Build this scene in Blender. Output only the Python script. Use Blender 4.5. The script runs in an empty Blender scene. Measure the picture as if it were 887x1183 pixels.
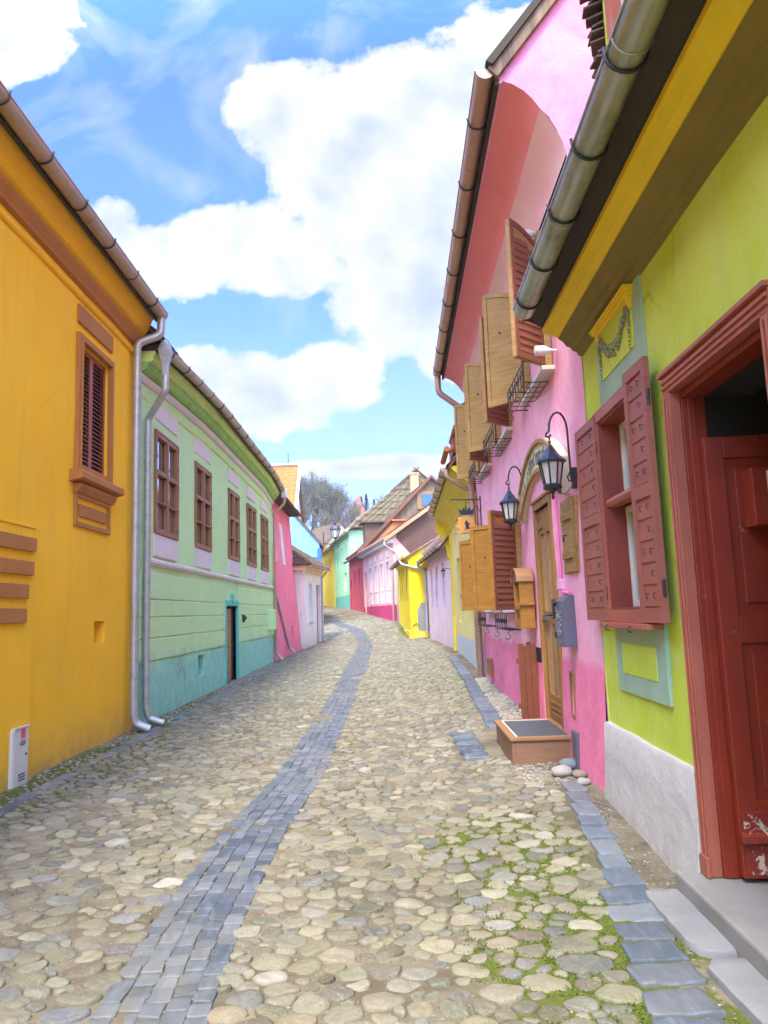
import bpy, math, random
import numpy as np
from mathutils import Vector, Matrix, noise
random.seed(7)
PI = math.pi
scene = bpy.context.scene
COL = scene.collection

# ------------------------------------------------------------------ camera model
F_, CX, CY, EYE = 854., 443.5, 591.5, 1.55
YAW, PITCH, ROLL = -0.006417, 0.134289, math.radians(-2.0)
RC = Matrix.Rotation(YAW, 3, 'Z') @ Matrix.Rotation(PI/2+PITCH, 3, 'X') @ Matrix.Rotation(ROLL, 3, 'Z')
def ray(u, v):
    return RC @ Vector(((u-CX)/F_, -(v-CY)/F_, -1.))

class Fr:
    """House frame: local x runs rightwards as seen from the street, local y into the house, z up."""
    def __init__(s, ox, oy, ang, z0=0.):
        s.o = Vector((ox, oy, z0)); s.a = ang
        s.ex = Vector((math.cos(ang), math.sin(ang), 0)); s.ey = Vector((-math.sin(ang), math.cos(ang), 0))
    def px(s, u, v, off=0.):
        d = ray(u, v); c = Vector((0, 0, EYE)) - s.o
        t = (-off - c.dot(s.ey)) / d.dot(s.ey)
        p = c + d*t
        return p.dot(s.ex), p.z
    def world(s, x, y, z):
        return s.o + s.ex*x + s.ey*y + Vector((0, 0, z))
def fr_between(p_left, p_right, z0=0.):
    return Fr(p_left[0], p_left[1], math.atan2(p_right[1]-p_left[1], p_right[0]-p_left[0]), z0), math.dist(p_left, p_right)

# ------------------------------------------------------------------ ground profile
def lerp_t(t, y):
    if y <= t[0][0]: return t[0][1]
    for (a, va), (b, vb) in zip(t, t[1:]):
        if y <= b:
            k = (y-a)/(b-a); return va+(vb-va)*k
    return t[-1][1]
ZL = [(0,.10),(10,.11),(22,.15),(31,.12),(35,.30),(45,1.1),(60,1.9),(90,3)]
ZC = [(0,0),(12,.02),(22,.13),(31,.27),(37,.72),(48,1.35),(57,1.8),(67,2.1),(90,3)]
ZR = [(0,-.05),(4,-.02),(6.4,.10),(14,.25),(22,.36),(30,.46),(36.6,1.0),(48,1.55),(56,1.8),(67,2.1),(90,3)]
XL = [(-10,-3.4),(30,-3.4),(35,-2.9),(45,-5.5),(60,-9),(90,-18)]
XR = [(-10,1.37),(22.4,2.12),(29.9,1.86),(30.2,1.2),(36.6,.81),(38,.67),(48,-1.18),(56.4,-2.44),(66.6,-4.2),(90,-12)]
CH = [(-2,-.97),(3,-.96),(4,-1.0),(5.6,-.98),(7.3,-.85),(12,-.80),(22,-.74),(28,-.72),(32,-.80),(36,-1.2),(42,-2.5),(55,-5.2)]
def ground_z(x, y):
    y = max(-8, y); xl, xr = lerp_t(XL, y), lerp_t(XR, y); xc = lerp_t(CH, y)
    zc, zl, zr = lerp_t(ZC, y), lerp_t(ZL, y), lerp_t(ZR, y)
    if x < xc:
        k = max(0, min(1, (xc-x)/(xc-xl))); return zc+(zl-zc)*k**1.3
    k = max(0, min(1, (x-xc)/(xr-xc))); return zc+(zr-zc)*k**1.3

# ------------------------------------------------------------------ mesh builder
class MB:
    def __init__(s): s.v = []; s.f = []; s.m = []; s.mi = 0
    def face(s, pts):
        n = len(s.v); s.v += [tuple(p) for p in pts]; s.f.append(tuple(range(n, n+len(pts)))); s.m.append(s.mi)
    def raw(s, vs, fs):
        n = len(s.v); s.v += [tuple(p) for p in vs]
        for f in fs: s.f.append(tuple(n+i for i in f)); s.m.append(s.mi)
    def box(s, x0, x1, y0, y1, z0, z1, M=None):
        if x0 > x1: x0, x1 = x1, x0
        if y0 > y1: y0, y1 = y1, y0
        if z0 > z1: z0, z1 = z1, z0
        vs = [(x0,y0,z0),(x1,y0,z0),(x1,y1,z0),(x0,y1,z0),(x0,y0,z1),(x1,y0,z1),(x1,y1,z1),(x0,y1,z1)]
        if M is not None: vs = [M @ Vector(v) for v in vs]
        s.raw(vs, [(0,3,2,1),(4,5,6,7),(0,1,5,4),(1,2,6,5),(2,3,7,6),(3,0,4,7)])
        return s
    def prism(s, poly, ax, a, b, M=None):
        """extrude 2D poly along axis ax from a to b; poly coords are the two other axes in order"""
        n = len(poly)
        area = sum(poly[i][0]*poly[(i+1)%n][1]-poly[(i+1)%n][0]*poly[i][1] for i in range(n))
        def mk(p, t):
            if ax == 'x': q = (t, p[0], p[1])
            elif ax == 'y': q = (p[0], t, p[1])
            else: q = (p[0], p[1], t)
            return M @ Vector(q) if M is not None else q
        vs = [mk(p, a) for p in poly]+[mk(p, b) for p in poly]
        fs = [(i, (i+1)%n, n+(i+1)%n, n+i) for i in range(n)]+[tuple(range(n))[::-1], tuple(range(n, 2*n))]
        flip = (area < 0) ^ (ax == 'y') ^ (b < a)
        if flip: fs = [f[::-1] for f in fs]
        s.raw(vs, fs); return s
    def strip(s, prof, a, b, n=1, wob=None, M=None):
        """open sheet: profile of (y,z) swept along x with n segments"""
        k = len(prof); vs = []
        for i in range(n+1):
            x = a+(b-a)*i/n
            for (y, z) in prof:
                dz = wob(x) if wob else 0
                q = Vector((x, y, z+dz)); vs.append(M @ q if M is not None else q)
        fs = []
        for i in range(n):
            for j in range(k-1):
                fs.append((i*k+j, (i+1)*k+j, (i+1)*k+j+1, i*k+j+1))
        s.raw(vs, fs); return s
    def solid(s, prof, a, b, n=1, wob=None):
        """closed profile (y,z) swept along x with n segments, capped"""
        k = len(prof); vs = []
        for i in range(n+1):
            x = a+(b-a)*i/n
            for (y, z) in prof: vs.append((x, y, z+(wob(x) if wob else 0)))
        fs = []
        for i in range(n):
            for j in range(k): fs.append((i*k+j, (i+1)*k+j, (i+1)*k+(j+1)%k, i*k+(j+1)%k))
        fs.append(tuple(range(k))); fs.append(tuple(range(n*k, n*k+k))[::-1])
        area = sum(prof[i][0]*prof[(i+1)%k][1]-prof[(i+1)%k][0]*prof[i][1] for i in range(k))
        if area > 0: fs = [f[::-1] for f in fs]
        if b < a: fs = [f[::-1] for f in fs]
        s.raw(vs, fs); return s
    def tube(s, pts, r, n=10, cap=True, r2=None, smooth_bend=0):
        pts = [Vector(p) for p in pts]
        if smooth_bend:
            out = [pts[0]]
            for i in range(1, len(pts)-1):
                a, b, c = pts[i-1], pts[i], pts[i+1]
                d1 = min(smooth_bend, (b-a).length*.45); d2 = min(smooth_bend, (c-b).length*.45)
                p, q = b+(a-b).normalized()*d1, b+(c-b).normalized()*d2
                for t in (0, .25, .5, .75, 1): out.append((p*(1-t)+b*t)*(1-t)+(b*(1-t)+q*t)*t)
            out.append(pts[-1]); pts = out
        N = len(pts); up = None; base = len(s.v)
        for i in range(N):
            t = (pts[min(i+1, N-1)]-pts[max(i-1, 0)]).normalized()
            if up is None:
                up = Vector((0, 0, 1)) if abs(t.z) < .9 else Vector((1, 0, 0))
            up = (up-t*up.dot(t)).normalized(); w = t.cross(up)
            rr = r[i] if isinstance(r, (list, tuple)) else (r if r2 is None else r+(r2-r)*i/(N-1))
            for j in range(n):
                a = 2*PI*j/n; s.v.append(tuple(pts[i]+(up*math.cos(a)+w*math.sin(a))*rr))
        for i in range(N-1):
            for j in range(n):
                s.f.append((base+i*n+j, base+i*n+(j+1)%n, base+(i+1)*n+(j+1)%n, base+(i+1)*n+j)); s.m.append(s.mi)
        if cap:
            s.f.append(tuple(base+j for j in range(n))[::-1]); s.m.append(s.mi)
            s.f.append(tuple(base+(N-1)*n+j for j in range(n))); s.m.append(s.mi)
        return s
    def lathe(s, prof, c=(0,0,0), n=12, axis='z', rot=0):
        base = len(s.v)
        for (r, h) in prof:
            for j in range(n):
                a = 2*PI*j/n+rot
                p = (r*math.cos(a), r*math.sin(a), h)
                if axis == 'y': p = (p[0], p[2], p[1])
                s.v.append((c[0]+p[0], c[1]+p[1], c[2]+p[2]))
        for i in range(len(prof)-1):
            for j in range(n):
                f = (base+i*n+j, base+i*n+(j+1)%n, base+(i+1)*n+(j+1)%n, base+(i+1)*n+j)
                s.f.append(f if axis == 'z' else f[::-1]); s.m.append(s.mi)
        s.f.append(tuple(base+j for j in range(n))[::-1]); s.m.append(s.mi)
        k = (len(prof)-1)*n
        s.f.append(tuple(base+k+j for j in range(n))); s.m.append(s.mi)
        return s

def put(name, mb, mat, parent=None, smooth=False, bevel=0., angle=40, loc=None, rotz=0., cols=None):
    me = bpy.data.meshes.new(name)
    me.from_pydata(mb.v, [], mb.f)
    mats = mat if isinstance(mat, (list, tuple)) else [mat]
    for m in mats: me.materials.append(m)
    if len(mats) > 1: me.polygons.foreach_set('material_index', mb.m)
    if cols is not None:
        at = me.color_attributes.new('stone_col', 'FLOAT_COLOR', 'POINT')
        at.data.foreach_set('color', np.asarray(cols, np.float32).ravel())
    me.update()
    if smooth:
        me.polygons.foreach_set('use_smooth', [True]*len(me.polygons))
        if angle < 179: me.set_sharp_from_angle(angle=math.radians(angle))
    o = bpy.data.objects.new(name, me); COL.objects.link(o)
    if parent: o.parent = parent
    if loc: o.location = loc
    if rotz: o.rotation_euler.z = rotz
    if bevel:
        b = o.modifiers.new('bevel', 'BEVEL'); b.width = bevel; b.segments = 2; b.limit_method = 'ANGLE'; b.angle_limit = math.radians(50)
    return o
def tag(o, label=None, cat=None, group=None, kind=None):
    if label: o['label'] = label
    if cat: o['category'] = cat
    if group: o['group'] = group
    if kind: o['kind'] = kind
    return o
def thing(name, label, cat, frame=None, loc=None, rotz=0., group=None):
    o = bpy.data.objects.new(name, None); COL.objects.link(o); o.empty_display_size = .2
    if frame: o.location = frame.o; o.rotation_euler.z = frame.a
    if loc: o.location = loc; o.rotation_euler.z = rotz
    return tag(o, label, cat, group)

# ------------------------------------------------------------------ materials
class NT:
    def __init__(s, name):
        s.mat = bpy.data.materials.new(name); s.mat.use_nodes = True
        s.t = s.mat.node_tree; s.b = s.t.nodes['Principled BSDF']
        s.tc = None
    def n(s, typ, **kw):
        x = s.t.nodes.new(typ)
        for k, v in kw.items():
            if k.startswith('i_'):
                key = k[2:]; key = int(key) if key.isdigit() else key.replace('_', ' ')
                inp = x.inputs[key]
                if hasattr(v, 'is_linked') or isinstance(v, bpy.types.NodeSocket): s.t.links.new(v, inp)
                else: inp.default_value = v
            else: setattr(x, k, v)
        return x
    def link(s, a, b): s.t.links.new(a, b)
    def obj(s):
        if not s.tc: s.tc = s.n('ShaderNodeTexCoord')
        return s.tc.outputs['Object']
    def noise(s, scale, detail=4, rough=.55, vec=None, dist=0.):
        x = s.n('ShaderNodeTexNoise'); x.inputs['Scale'].default_value = scale; x.inputs['Detail'].default_value = detail
        x.inputs['Roughness'].default_value = rough; x.inputs['Distortion'].default_value = dist
        s.link(vec if vec is not None else s.obj(), x.inputs['Vector']); return x.outputs['Fac']
    def mapping(s, scale=(1,1,1), loc=(0,0,0), rot=(0,0,0)):
        m = s.n('ShaderNodeMapping'); s.link(s.obj(), m.inputs['Vector'])
        m.inputs['Scale'].default_value = scale; m.inputs['Location'].default_value = loc; m.inputs['Rotation'].default_value = rot
        return m.outputs['Vector']
    def ramp(s, fac, stops):
        r = s.n('ShaderNodeValToRGB'); s.link(fac, r.inputs['Fac'])
        e = r.color_ramp.elements
        while len(e) < len(stops): e.new(.5)
        for x, (p, c) in zip(e, stops):
            x.position = p; x.color = (c, c, c, 1) if isinstance(c, (int, float)) else (*c, 1)
        return r.outputs['Color']
    def mix(s, fac, a, b, mode='MIX'):
        m = s.n('ShaderNodeMix', data_type='RGBA', blend_type=mode)
        for sock, val in ((m.inputs[0], fac), (m.inputs[6], a), (m.inputs[7], b)):
            if isinstance(val, bpy.types.NodeSocket): s.link(val, sock)
            elif isinstance(val, (int, float)): sock.default_value = val
            else: sock.default_value = (*val, 1)
        return m.outputs[2]
    def math(s, op, a, b=0., c=None, clamp=False):
        m = s.n('ShaderNodeMath', operation=op, use_clamp=clamp)
        for i, val in enumerate((a, b, c)):
            if val is None: continue
            if isinstance(val, bpy.types.NodeSocket): s.link(val, m.inputs[i])
            else: m.inputs[i].default_value = val
        return m.outputs[0]
    def bump(s, h, strength=.3, dist=.01, prev=None):
        b = s.n('ShaderNodeBump'); s.link(h, b.inputs['Height']); b.inputs['Strength'].default_value = strength
        b.inputs['Distance'].default_value = dist
        if prev is not None: s.link(prev, b.inputs['Normal'])
        return b.outputs['Normal']
    def out(s, color=None, rough=.8, normal=None, metal=0., spec=.5):
        b = s.b
        if color is not None:
            if isinstance(color, bpy.types.NodeSocket): s.link(color, b.inputs['Base Color'])
            else: b.inputs['Base Color'].default_value = (*color, 1)
        if isinstance(rough, bpy.types.NodeSocket): s.link(rough, b.inputs['Roughness'])
        else: b.inputs['Roughness'].default_value = rough
        if normal is not None: s.link(normal, b.inputs['Normal'])
        b.inputs['Metallic'].default_value = metal; b.inputs['Specular IOR Level'].default_value = spec
        return s.mat
def sc(c, k): return tuple(min(1, x*k) for x in c)
def mixc(a, b, k): return tuple(x*(1-k)+y*k for x, y in zip(a, b))

def plaster(name, base, bands=(), mottle=None, mott_amt=.5, var=.12, dirt=.25, dirt_z=(0., .5), dirt_col=(.42,.38,.28), bump=.35, streak=.15, soft=.03, crack=.0):
    """bands: list of (z, colour) - paint below z has that colour, given from high to low"""
    m = NT(name); o = m.obj()
    big = m.noise(.9, 5, .6); mid = m.noise(4.5, 5, .65); fine = m.noise(60, 3, .6)
    col = m.mix(m.ramp(big, [(.3, 0.), (.7, 1.)]), sc(base, 1-var), sc(base, 1+var*.5))
    if mottle is not None:
        cl = m.noise(1.7, 6, .7, dist=.6)
        f = m.math('MULTIPLY', m.ramp(cl, [(.42, 0.), (.62, 1.)]), mott_amt)
        col = m.mix(f, col, mottle)
    sep = m.n('ShaderNodeSeparateXYZ'); m.link(o, sep.inputs[0]); z = sep.outputs['Z']; st0 = m.noise(1.0, 4, .65, vec=m.mapping((3, 3, .8)))
    for (bz, bc) in bands:
        zz = m.math('ADD', z, m.math('MULTIPLY', m.math('SUBTRACT', mid, .5), .03))
        f = m.math('DIVIDE', m.math('SUBTRACT', bz+soft, m.math('ADD', zz, m.math('MULTIPLY', m.math('SUBTRACT', st0, .5), soft*5))), soft*2, clamp=True)
        bcol = m.mix(m.ramp(mid, [(.35, 0.), (.65, 1.)]), sc(bc, .88), sc(bc, 1.08))
        col = m.mix(f, col, bcol)
    # rain streaks
    st = m.noise(1.0, 4, .6, vec=m.mapping((9, 9, .55)))
    f = m.math('MULTIPLY', m.ramp(st, [(.5, 0.), (.75, 1.)]), streak)
    col = m.mix(f, col, dirt_col)
    # splash dirt near the ground, broken by noise
    t = m.math('DIVIDE', m.math('SUBTRACT', z, dirt_z[0]), dirt_z[1]-dirt_z[0])
    t = m.math('SUBTRACT', 1.0, t, clamp=True)
    t = m.math('MULTIPLY', m.math('MULTIPLY', t, t), m.ramp(mid, [(.3, .1), (.7, 1.)]))
    col = m.mix(m.math('MULTIPLY', t, dirt, clamp=True), col, dirt_col)
    if crack:
        v = m.n('ShaderNodeTexVoronoi', feature='DISTANCE_TO_EDGE'); v.inputs['Scale'].default_value = .9
        dm = m.n('ShaderNodeMix', data_type='VECTOR'); dm.inputs[0].default_value = .12; nn = m.n('ShaderNodeTexNoise'); nn.inputs['Scale'].default_value = 3.; nn.inputs['Detail'].default_value = 5; m.link(o, nn.inputs['Vector'])
        m.link(o, dm.inputs[4]); m.link(nn.outputs['Color'], dm.inputs[5]); m.link(dm.outputs[1], v.inputs['Vector'])
        ln = m.ramp(v.outputs['Distance'], [(.0, 1.), (.006, 0.)]); msk = m.ramp(m.noise(.7, 3), [(.5, 0.), (.6, 1.)])
        col = m.mix(m.math('MULTIPLY', m.math('MULTIPLY', ln, msk), crack), col, sc(base, .35))
    # fine speckle
    col = m.mix(m.math('MULTIPLY', m.ramp(fine, [(.55, 0.), (.8, 1.)]), .15), col, sc(base, .6))
    nb = m.bump(mid, bump, .02); nb = m.bump(fine, bump*.6, .004, nb)
    return m.out(col, .88, nb, spec=.25)

def paint(name, base, rough=.45, chips=0., chip_col=(.55,.5,.4), grain=None, var=.12, bump=.15, scale=1.):
    m = NT(name); n1 = m.noise(3*scale, 4); n2 = m.noise(28*scale, 5, .7)
    col = m.mix(m.ramp(n1, [(.3, 0.), (.7, 1.)]), sc(base, 1-var), sc(base, 1+var))
    h = n2
    if grain:
        g = m.noise(1., 4, .6, vec=m.mapping(grain)); col = m.mix(m.ramp(g, [(.35, .0), (.7, .35)]), col, sc(base, .55)); h = g
    if chips:
        c = m.noise(7*scale, 6, .75, dist=.4)
        col = m.mix(m.ramp(c, [(1-chips-.01, 0.), (1-chips+.01, 1.)]), col, chip_col)
    return m.out(col, m.math('ADD', m.math('MULTIPLY', n2, .2), rough-.1), m.bump(h, bump, .004), spec=.4)

def metal(name, base, rough=.4, met=.8, dirt=(.2,.17,.1), amt=.3):
    m = NT(name); n1 = m.noise(5, 5, .65); n2 = m.noise(1, 5, .7, vec=m.mapping((3, 3, 12)))
    col = m.mix(m.math('MULTIPLY', m.ramp(n2, [(.45, 0.), (.7, 1.)]), amt), base, dirt)
    return m.out(col, m.math('ADD', m.math('MULTIPLY', n1, .3), rough-.15), m.bump(n1, .1, .005), met)
def wood(name, base, dark, grain=(2, 2, 30), rough=.6, var=.5):
    m = NT(name); g = m.noise(1., 6, .65, vec=m.mapping(grain), dist=1.2); n = m.noise(2.5, 3)
    col = m.mix(m.math('MULTIPLY', m.ramp(g, [(.35, 0.), (.68, 1.)]), var), base, dark)
    col = m.mix(m.ramp(n, [(.35, 0.), (.75, .35)]), col, sc(base, .7))
    return m.out(col, rough, m.bump(g, .3, .003), spec=.35)
def glass_dark(name, tint=(.03,.035,.04), rough=.04):
    m = NT(name); n = m.noise(3.5, 2); nb = m.bump(n, .06, .02)
    m.out(tint, rough, nb, spec=1.0)
    gl = m.n('ShaderNodeBsdfGlossy'); gl.inputs['Roughness'].default_value = rough; gl.inputs['Color'].default_value = (.9,.93,.96,1); m.link(nb, gl.inputs['Normal'])
    mx = m.n('ShaderNodeMixShader'); mx.inputs[0].default_value = .5; m.link(m.b.outputs[0], mx.inputs[1]); m.link(gl.outputs[0], mx.inputs[2])
    m.link(mx.outputs[0], m.t.nodes['Material Output'].inputs['Surface']); return m.mat
def tiles(name, cols, rough=.85, moss=.25, moss_col=(.16,.16,.06)):
    """roof tile colour varied per tile by the position"""
    m = NT(name)
    vor = m.n('ShaderNodeTexVoronoi'); vor.inputs['Scale'].default_value = 5.; m.link(m.obj(), vor.inputs['Vector'])
    sepc = m.n('ShaderNodeSeparateColor'); m.link(vor.outputs['Color'], sepc.inputs[0])
    k = len(cols); col = m.ramp(sepc.outputs[0], [(i/(k-1), c) for i, c in enumerate(cols)])
    n1 = m.noise(.8, 5, .7); n2 = m.noise(25, 4, .7)
    col = m.mix(m.math('MULTIPLY', m.ramp(n1, [(.45, 0.), (.65, 1.)]), moss), col, moss_col)
    col = m.mix(m.math('MULTIPLY', n2, .35), col, sc(cols[0], .5))
    return m.out(col, rough, m.bump(n2, .3, .01), spec=.2)
# ------------------------------------------------------------------ shared materials
M = {}
M['ochre'] = plaster('ochre_plaster', (.95,.52,.018), mottle=(.89,.55,.04), mott_amt=.5, var=.07, dirt=.95, dirt_z=(.1,.75), dirt_col=(.36,.27,.12), streak=.16, bump=.22, crack=.22)
M['ochre_brown'] = paint('ochre_brown_paint', (.42,.17,.035), .7, var=.08)
M['mint'] = plaster('mint_plaster', (.53,.78,.40), bands=[(.95, (.29,.64,.50))], mottle=(.60,.82,.30), mott_amt=.35, var=.08, dirt=.35, dirt_z=(.05,.8), dirt_col=(.36,.62,.52), streak=.16, bump=.4, soft=.12, crack=.5)
M['teal'] = plaster('teal_plaster', (.13,.55,.45), var=.1, dirt=.2)
M['mint_dark'] = paint('green_cornice_paint', (.27,.53,.12), .7)
M['mint_light'] = paint('pale_green_cornice_paint', (.52,.72,.20), .75)
M['lilac_white'] = plaster('lilac_white_plaster', (.70,.63,.63), var=.05, dirt=.0, streak=.25, dirt_col=(.5,.42,.45))
M['pink'] = plaster('pink_plaster', (.87,.37,.52), bands=[(1.05, (.85,.23,.38))], mottle=(.89,.58,.65), mott_amt=.6, var=.06, dirt=.25, dirt_z=(.1,.9), dirt_col=(.86,.30,.55), streak=.0, bump=.6, soft=.04, crack=.4)
M['pink_shaded_gable'] = plaster('shaded_pink_gable_plaster', (.76,.24,.40), mottle=(.80,.38,.52), mott_amt=.6, var=.08, dirt=0, streak=.15, dirt_col=(.7,.4,.45), bump=.6, crack=.4)  # deeper copy of the wall pink; the gable's dimmer light is painted in
M['pink_sunlit'] = plaster('sunlit_pink_plaster', (.88,.62,.60), mottle=(.88,.46,.52), mott_amt=.7, var=.06, dirt=0, streak=0, bump=.6)  # paler pink: sunlight on the wall head is put into the colour
M['pink_cove'] = plaster('pink_cove_plaster', (.94,.31,.35), mottle=(.94,.39,.43), mott_amt=.4, var=.06, dirt=0, streak=.0, bump=.3)
M['lime'] = plaster('lime_plaster', (.55,.67,.06), mottle=(.64,.74,.17), mott_amt=.65, var=.08, dirt=.0, streak=.28, dirt_col=(.42,.50,.10), bump=.5, crack=.5)
M['sage'] = paint('sage_paint', (.33,.48,.33), .8, var=.12)
M['plinth'] = plaster('grey_render', (.56,.55,.51), mottle=(.62,.62,.60), mott_amt=.5, var=.08, dirt=.8, dirt_z=(-.05,.55), dirt_col=(.36,.34,.27), streak=.25, bump=.9, crack=.6)
M['olive_paint'] = paint('olive_brown_cornice_paint', (.22,.17,.035), .75)
M['yellow_paint'] = paint('bright_yellow_paint', (.88,.62,.012), .7, var=.05)
M['dark_soffit'] = paint('dark_eave_boards', (.05,.04,.025), .85)
M['red_paint'] = paint('oxide_red_paint', (.25,.030,.010), .42, chips=.33, chip_col=(.55,.42,.30), var=.15)
M['red_paint_plain'] = paint('oxide_red_paint_sound', (.27,.05,.028), .5, var=.15, grain=(30,30,2))
M['red_peel'] = paint('peeling_red_paint', (.24,.03,.016), .45, chips=.44, chip_col=(.60,.50,.36), var=.2, scale=1.3)
M['shutter_red'] = paint('faded_red_shutter_paint', (.36,.11,.07), .55, chips=.3, chip_col=(.24,.10,.06), var=.12, grain=(3,3,25))
M['pale_red'] = paint('sun_faded_red_paint', (.42,.115,.065), .5, chips=.33, chip_col=(.50,.25,.18), grain=(30,30,2))
M['cream_paint'] = paint('cream_window_paint', (.68,.68,.58), .5, chips=.28, chip_col=(.35,.3,.22))
M['tan_wood'] = wood('tan_shutter_wood', (.43,.26,.08), (.19,.095,.025), (3,3,22), var=.75)
M['honey_wood'] = wood('honey_shutter_wood', (.42,.195,.028), (.18,.065,.008), (3,3,26), var=.75)
M['brown_slats'] = wood('brown_louvre_wood', (.24,.085,.04), (.11,.03,.015), (2,2,30))
M['door_wood'] = wood('varnished_door_wood', (.34,.165,.045), (.15,.06,.016), (22,22,1.5), .45)
M['box_wood'] = wood('step_box_wood', (.28,.15,.08), (.14,.07,.035), (2.5,2.5,18), .6)
M['old_wood'] = wood('weathered_boards', (.22,.14,.09), (.07,.045,.03), (14,14,.8), .85, .9)
M['grey_wood'] = wood('grey_weathered_boards', (.27,.19,.12), (.08,.055,.04), (9,9,.6), .9, .9)
M['win_brown'] = wood('brown_window_wood', (.32,.15,.07), (.18,.07,.03), (20,20,2), .5)
M['win_brown2'] = wood('light_brown_window_wood', (.36,.19,.08), (.18,.08,.03), (20,20,2), .5)
M['black'] = NT('black_void').out((.012,.010,.010), .9)
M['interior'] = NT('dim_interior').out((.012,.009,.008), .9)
M['glass'] = glass_dark('window_glass')
M['glass_door'] = glass_dark('door_glass', (.22,.25,.24), .05)
M['glass2'] = glass_dark('dark_glass', (.05,.05,.055), .12)
M['curtain'] = paint('pale_curtain_cloth', (.62,.60,.52), .9, grain=(40,40,1))
M['zinc'] = metal('galvanised_gutter', (.48,.49,.50), .48, .6, (.26,.24,.19), .5)
M['zinc_warm'] = metal('warm_weathered_gutter', (.46,.37,.31), .42, .45, (.24,.16,.12), .45)
M['zinc_dirty'] = metal('mossy_zinc_gutter', (.42,.45,.40), .35, .6, (.12,.14,.03), .75)
M['copper'] = metal('brown_gutter', (.47,.30,.20), .4, .4, (.20,.10,.07), .3)
M['iron'] = paint('black_iron', (.022,.022,.028), .35, var=.3)
M['lamp_hood'] = paint('blue_black_lamp_hood', (.018,.028,.055), .28, var=.2)
def _lg():
    m = NT('frosted_lamp_glass'); n = m.noise(14, 4, .6)
    col = m.mix(m.ramp(n, [(.35, 0.), (.7, .5)]), (.66,.64,.56), (.40,.36,.28))
    return m.out(col, .22, m.bump(n, .2, .004), spec=.8)
M['lamp_glass'] = _lg()
M['grey_metal'] = paint('grey_box_paint', (.12,.115,.15), .4, var=.1)
M['grey_metal_l'] = paint('light_grey_box_paint', (.62,.62,.58), .5, var=.05)
M['white'] = plaster('white_plaster', (.66,.64,.61), var=.06, dirt=.6, dirt_z=(0,.9), dirt_col=(.45,.38,.28), streak=.15)
M['mat_rubber'] = NT('coarse_grey_mat').out((.14,.15,.17), .9)
def _mat():
    m = NT('woven_grey_mat'); n = m.noise(120, 2, .7); col = m.mix(n, (.04,.042,.048), (.12,.125,.135))
    return m.out(m.mix(.35, col, (.05,.055,.06)), .95, m.bump(n, .8, .006))
M['mat_rubber'] = _mat()
def _concrete(name, c, dirtc=(.30,.27,.18)):
    m = NT(name); a = m.noise(2.2, 6, .65); b = m.noise(14, 5, .7); f = m.noise(90, 3, .6)
    col = m.mix(m.ramp(a, [(.3, 0.), (.7, 1.)]), sc(c, .82), sc(c, 1.12))
    col = m.mix(m.math('MULTIPLY', m.ramp(b, [(.5, 0.), (.7, 1.)]), .35), col, dirtc)
    return m.out(col, .85, m.bump(f, .35, .004, m.bump(b, .4, .01)), spec=.3)
M['concrete'] = _concrete('worn_concrete', (.27,.27,.25))
M['slab'] = _concrete('grey_flagstone', (.24,.25,.25))
M['tile_orange'] = tiles('orange_roof_tiles', [(.42,.15,.04),(.50,.20,.055),(.36,.12,.035)], moss=.15, moss_col=(.4,.2,.08))
M['tile_red'] = tiles('old_red_roof_tiles', [(.30,.13,.08),(.42,.20,.12),(.24,.11,.08),(.46,.27,.17)], moss=.35)
M['tile_pale'] = tiles('pale_lichened_tiles', [(.48,.36,.26),(.56,.47,.36),(.40,.26,.18),(.62,.55,.45)], moss=.35, moss_col=(.35,.34,.22))
M['tile_olive'] = tiles('mossy_olive_roof_tiles', [(.20,.155,.09),(.25,.20,.125),(.15,.115,.065)], moss=.35, moss_col=(.16,.15,.06))
M['tile_brown'] = tiles('brown_weathered_tiles', [(.13,.085,.065),(.19,.13,.10),(.10,.065,.05)], moss=.4)

# ------------------------------------------------------------------ building helpers
def facade(mb, L, z0, z1, holes, t=.2, amp=.006, cell=.45, seed=0., bot=None, batter=None, x0=0.):
    """front wall sheet at y=0 from x0 to L with rectangular openings (xa,xb,za,zb) and their reveals"""
    xs = {x0, L}; zs = {z0, z1}
    for (a, b, c, d) in holes: xs |= {a, b}; zs |= {c, d}
    def subdiv(S):
        S = sorted(S); out = []
        for a, b in zip(S, S[1:]):
            n = max(1, int(math.ceil((b-a)/cell)))
            out += [a+(b-a)*i/n for i in range(n)]
        return out+[S[-1]]
    xs, zs = subdiv(xs), subdiv(zs)
    zt = z1 if callable(z1) else None
    def P(x, z):
        y = noise.noise(Vector((x*.8+seed, z*.8, seed*1.7)))*amp*2
        if batter: y += batter(z)
        return (x, y, z)
    def inh(cx, cz): return any(a < cx < b and c < cz < d for (a, b, c, d) in holes)
    idx = {}
    def vid(i, j):
        if (i, j) not in idx: idx[(i, j)] = len(mb.v); mb.v.append(P(xs[i], zs[j]))
        return idx[(i, j)]
    for i in range(len(xs)-1):
        for j in range(len(zs)-1):
            if inh((xs[i]+xs[i+1])/2, (zs[j]+zs[j+1])/2): continue
            mb.f.append((vid(i, j), vid(i+1, j), vid(i+1, j+1), vid(i, j+1))); mb.m.append(mb.mi)
    for (a, b, c, d) in holes:
        for k in range(4):
            p = [(a,c),(b,c),(b,d),(a,d)][k]; q = [(b,c),(b,d),(a,d),(a,c)][k]
            mb.face([P(*p), (p[0], t, p[1]), (q[0], t, q[1]), P(*q)])

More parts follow.
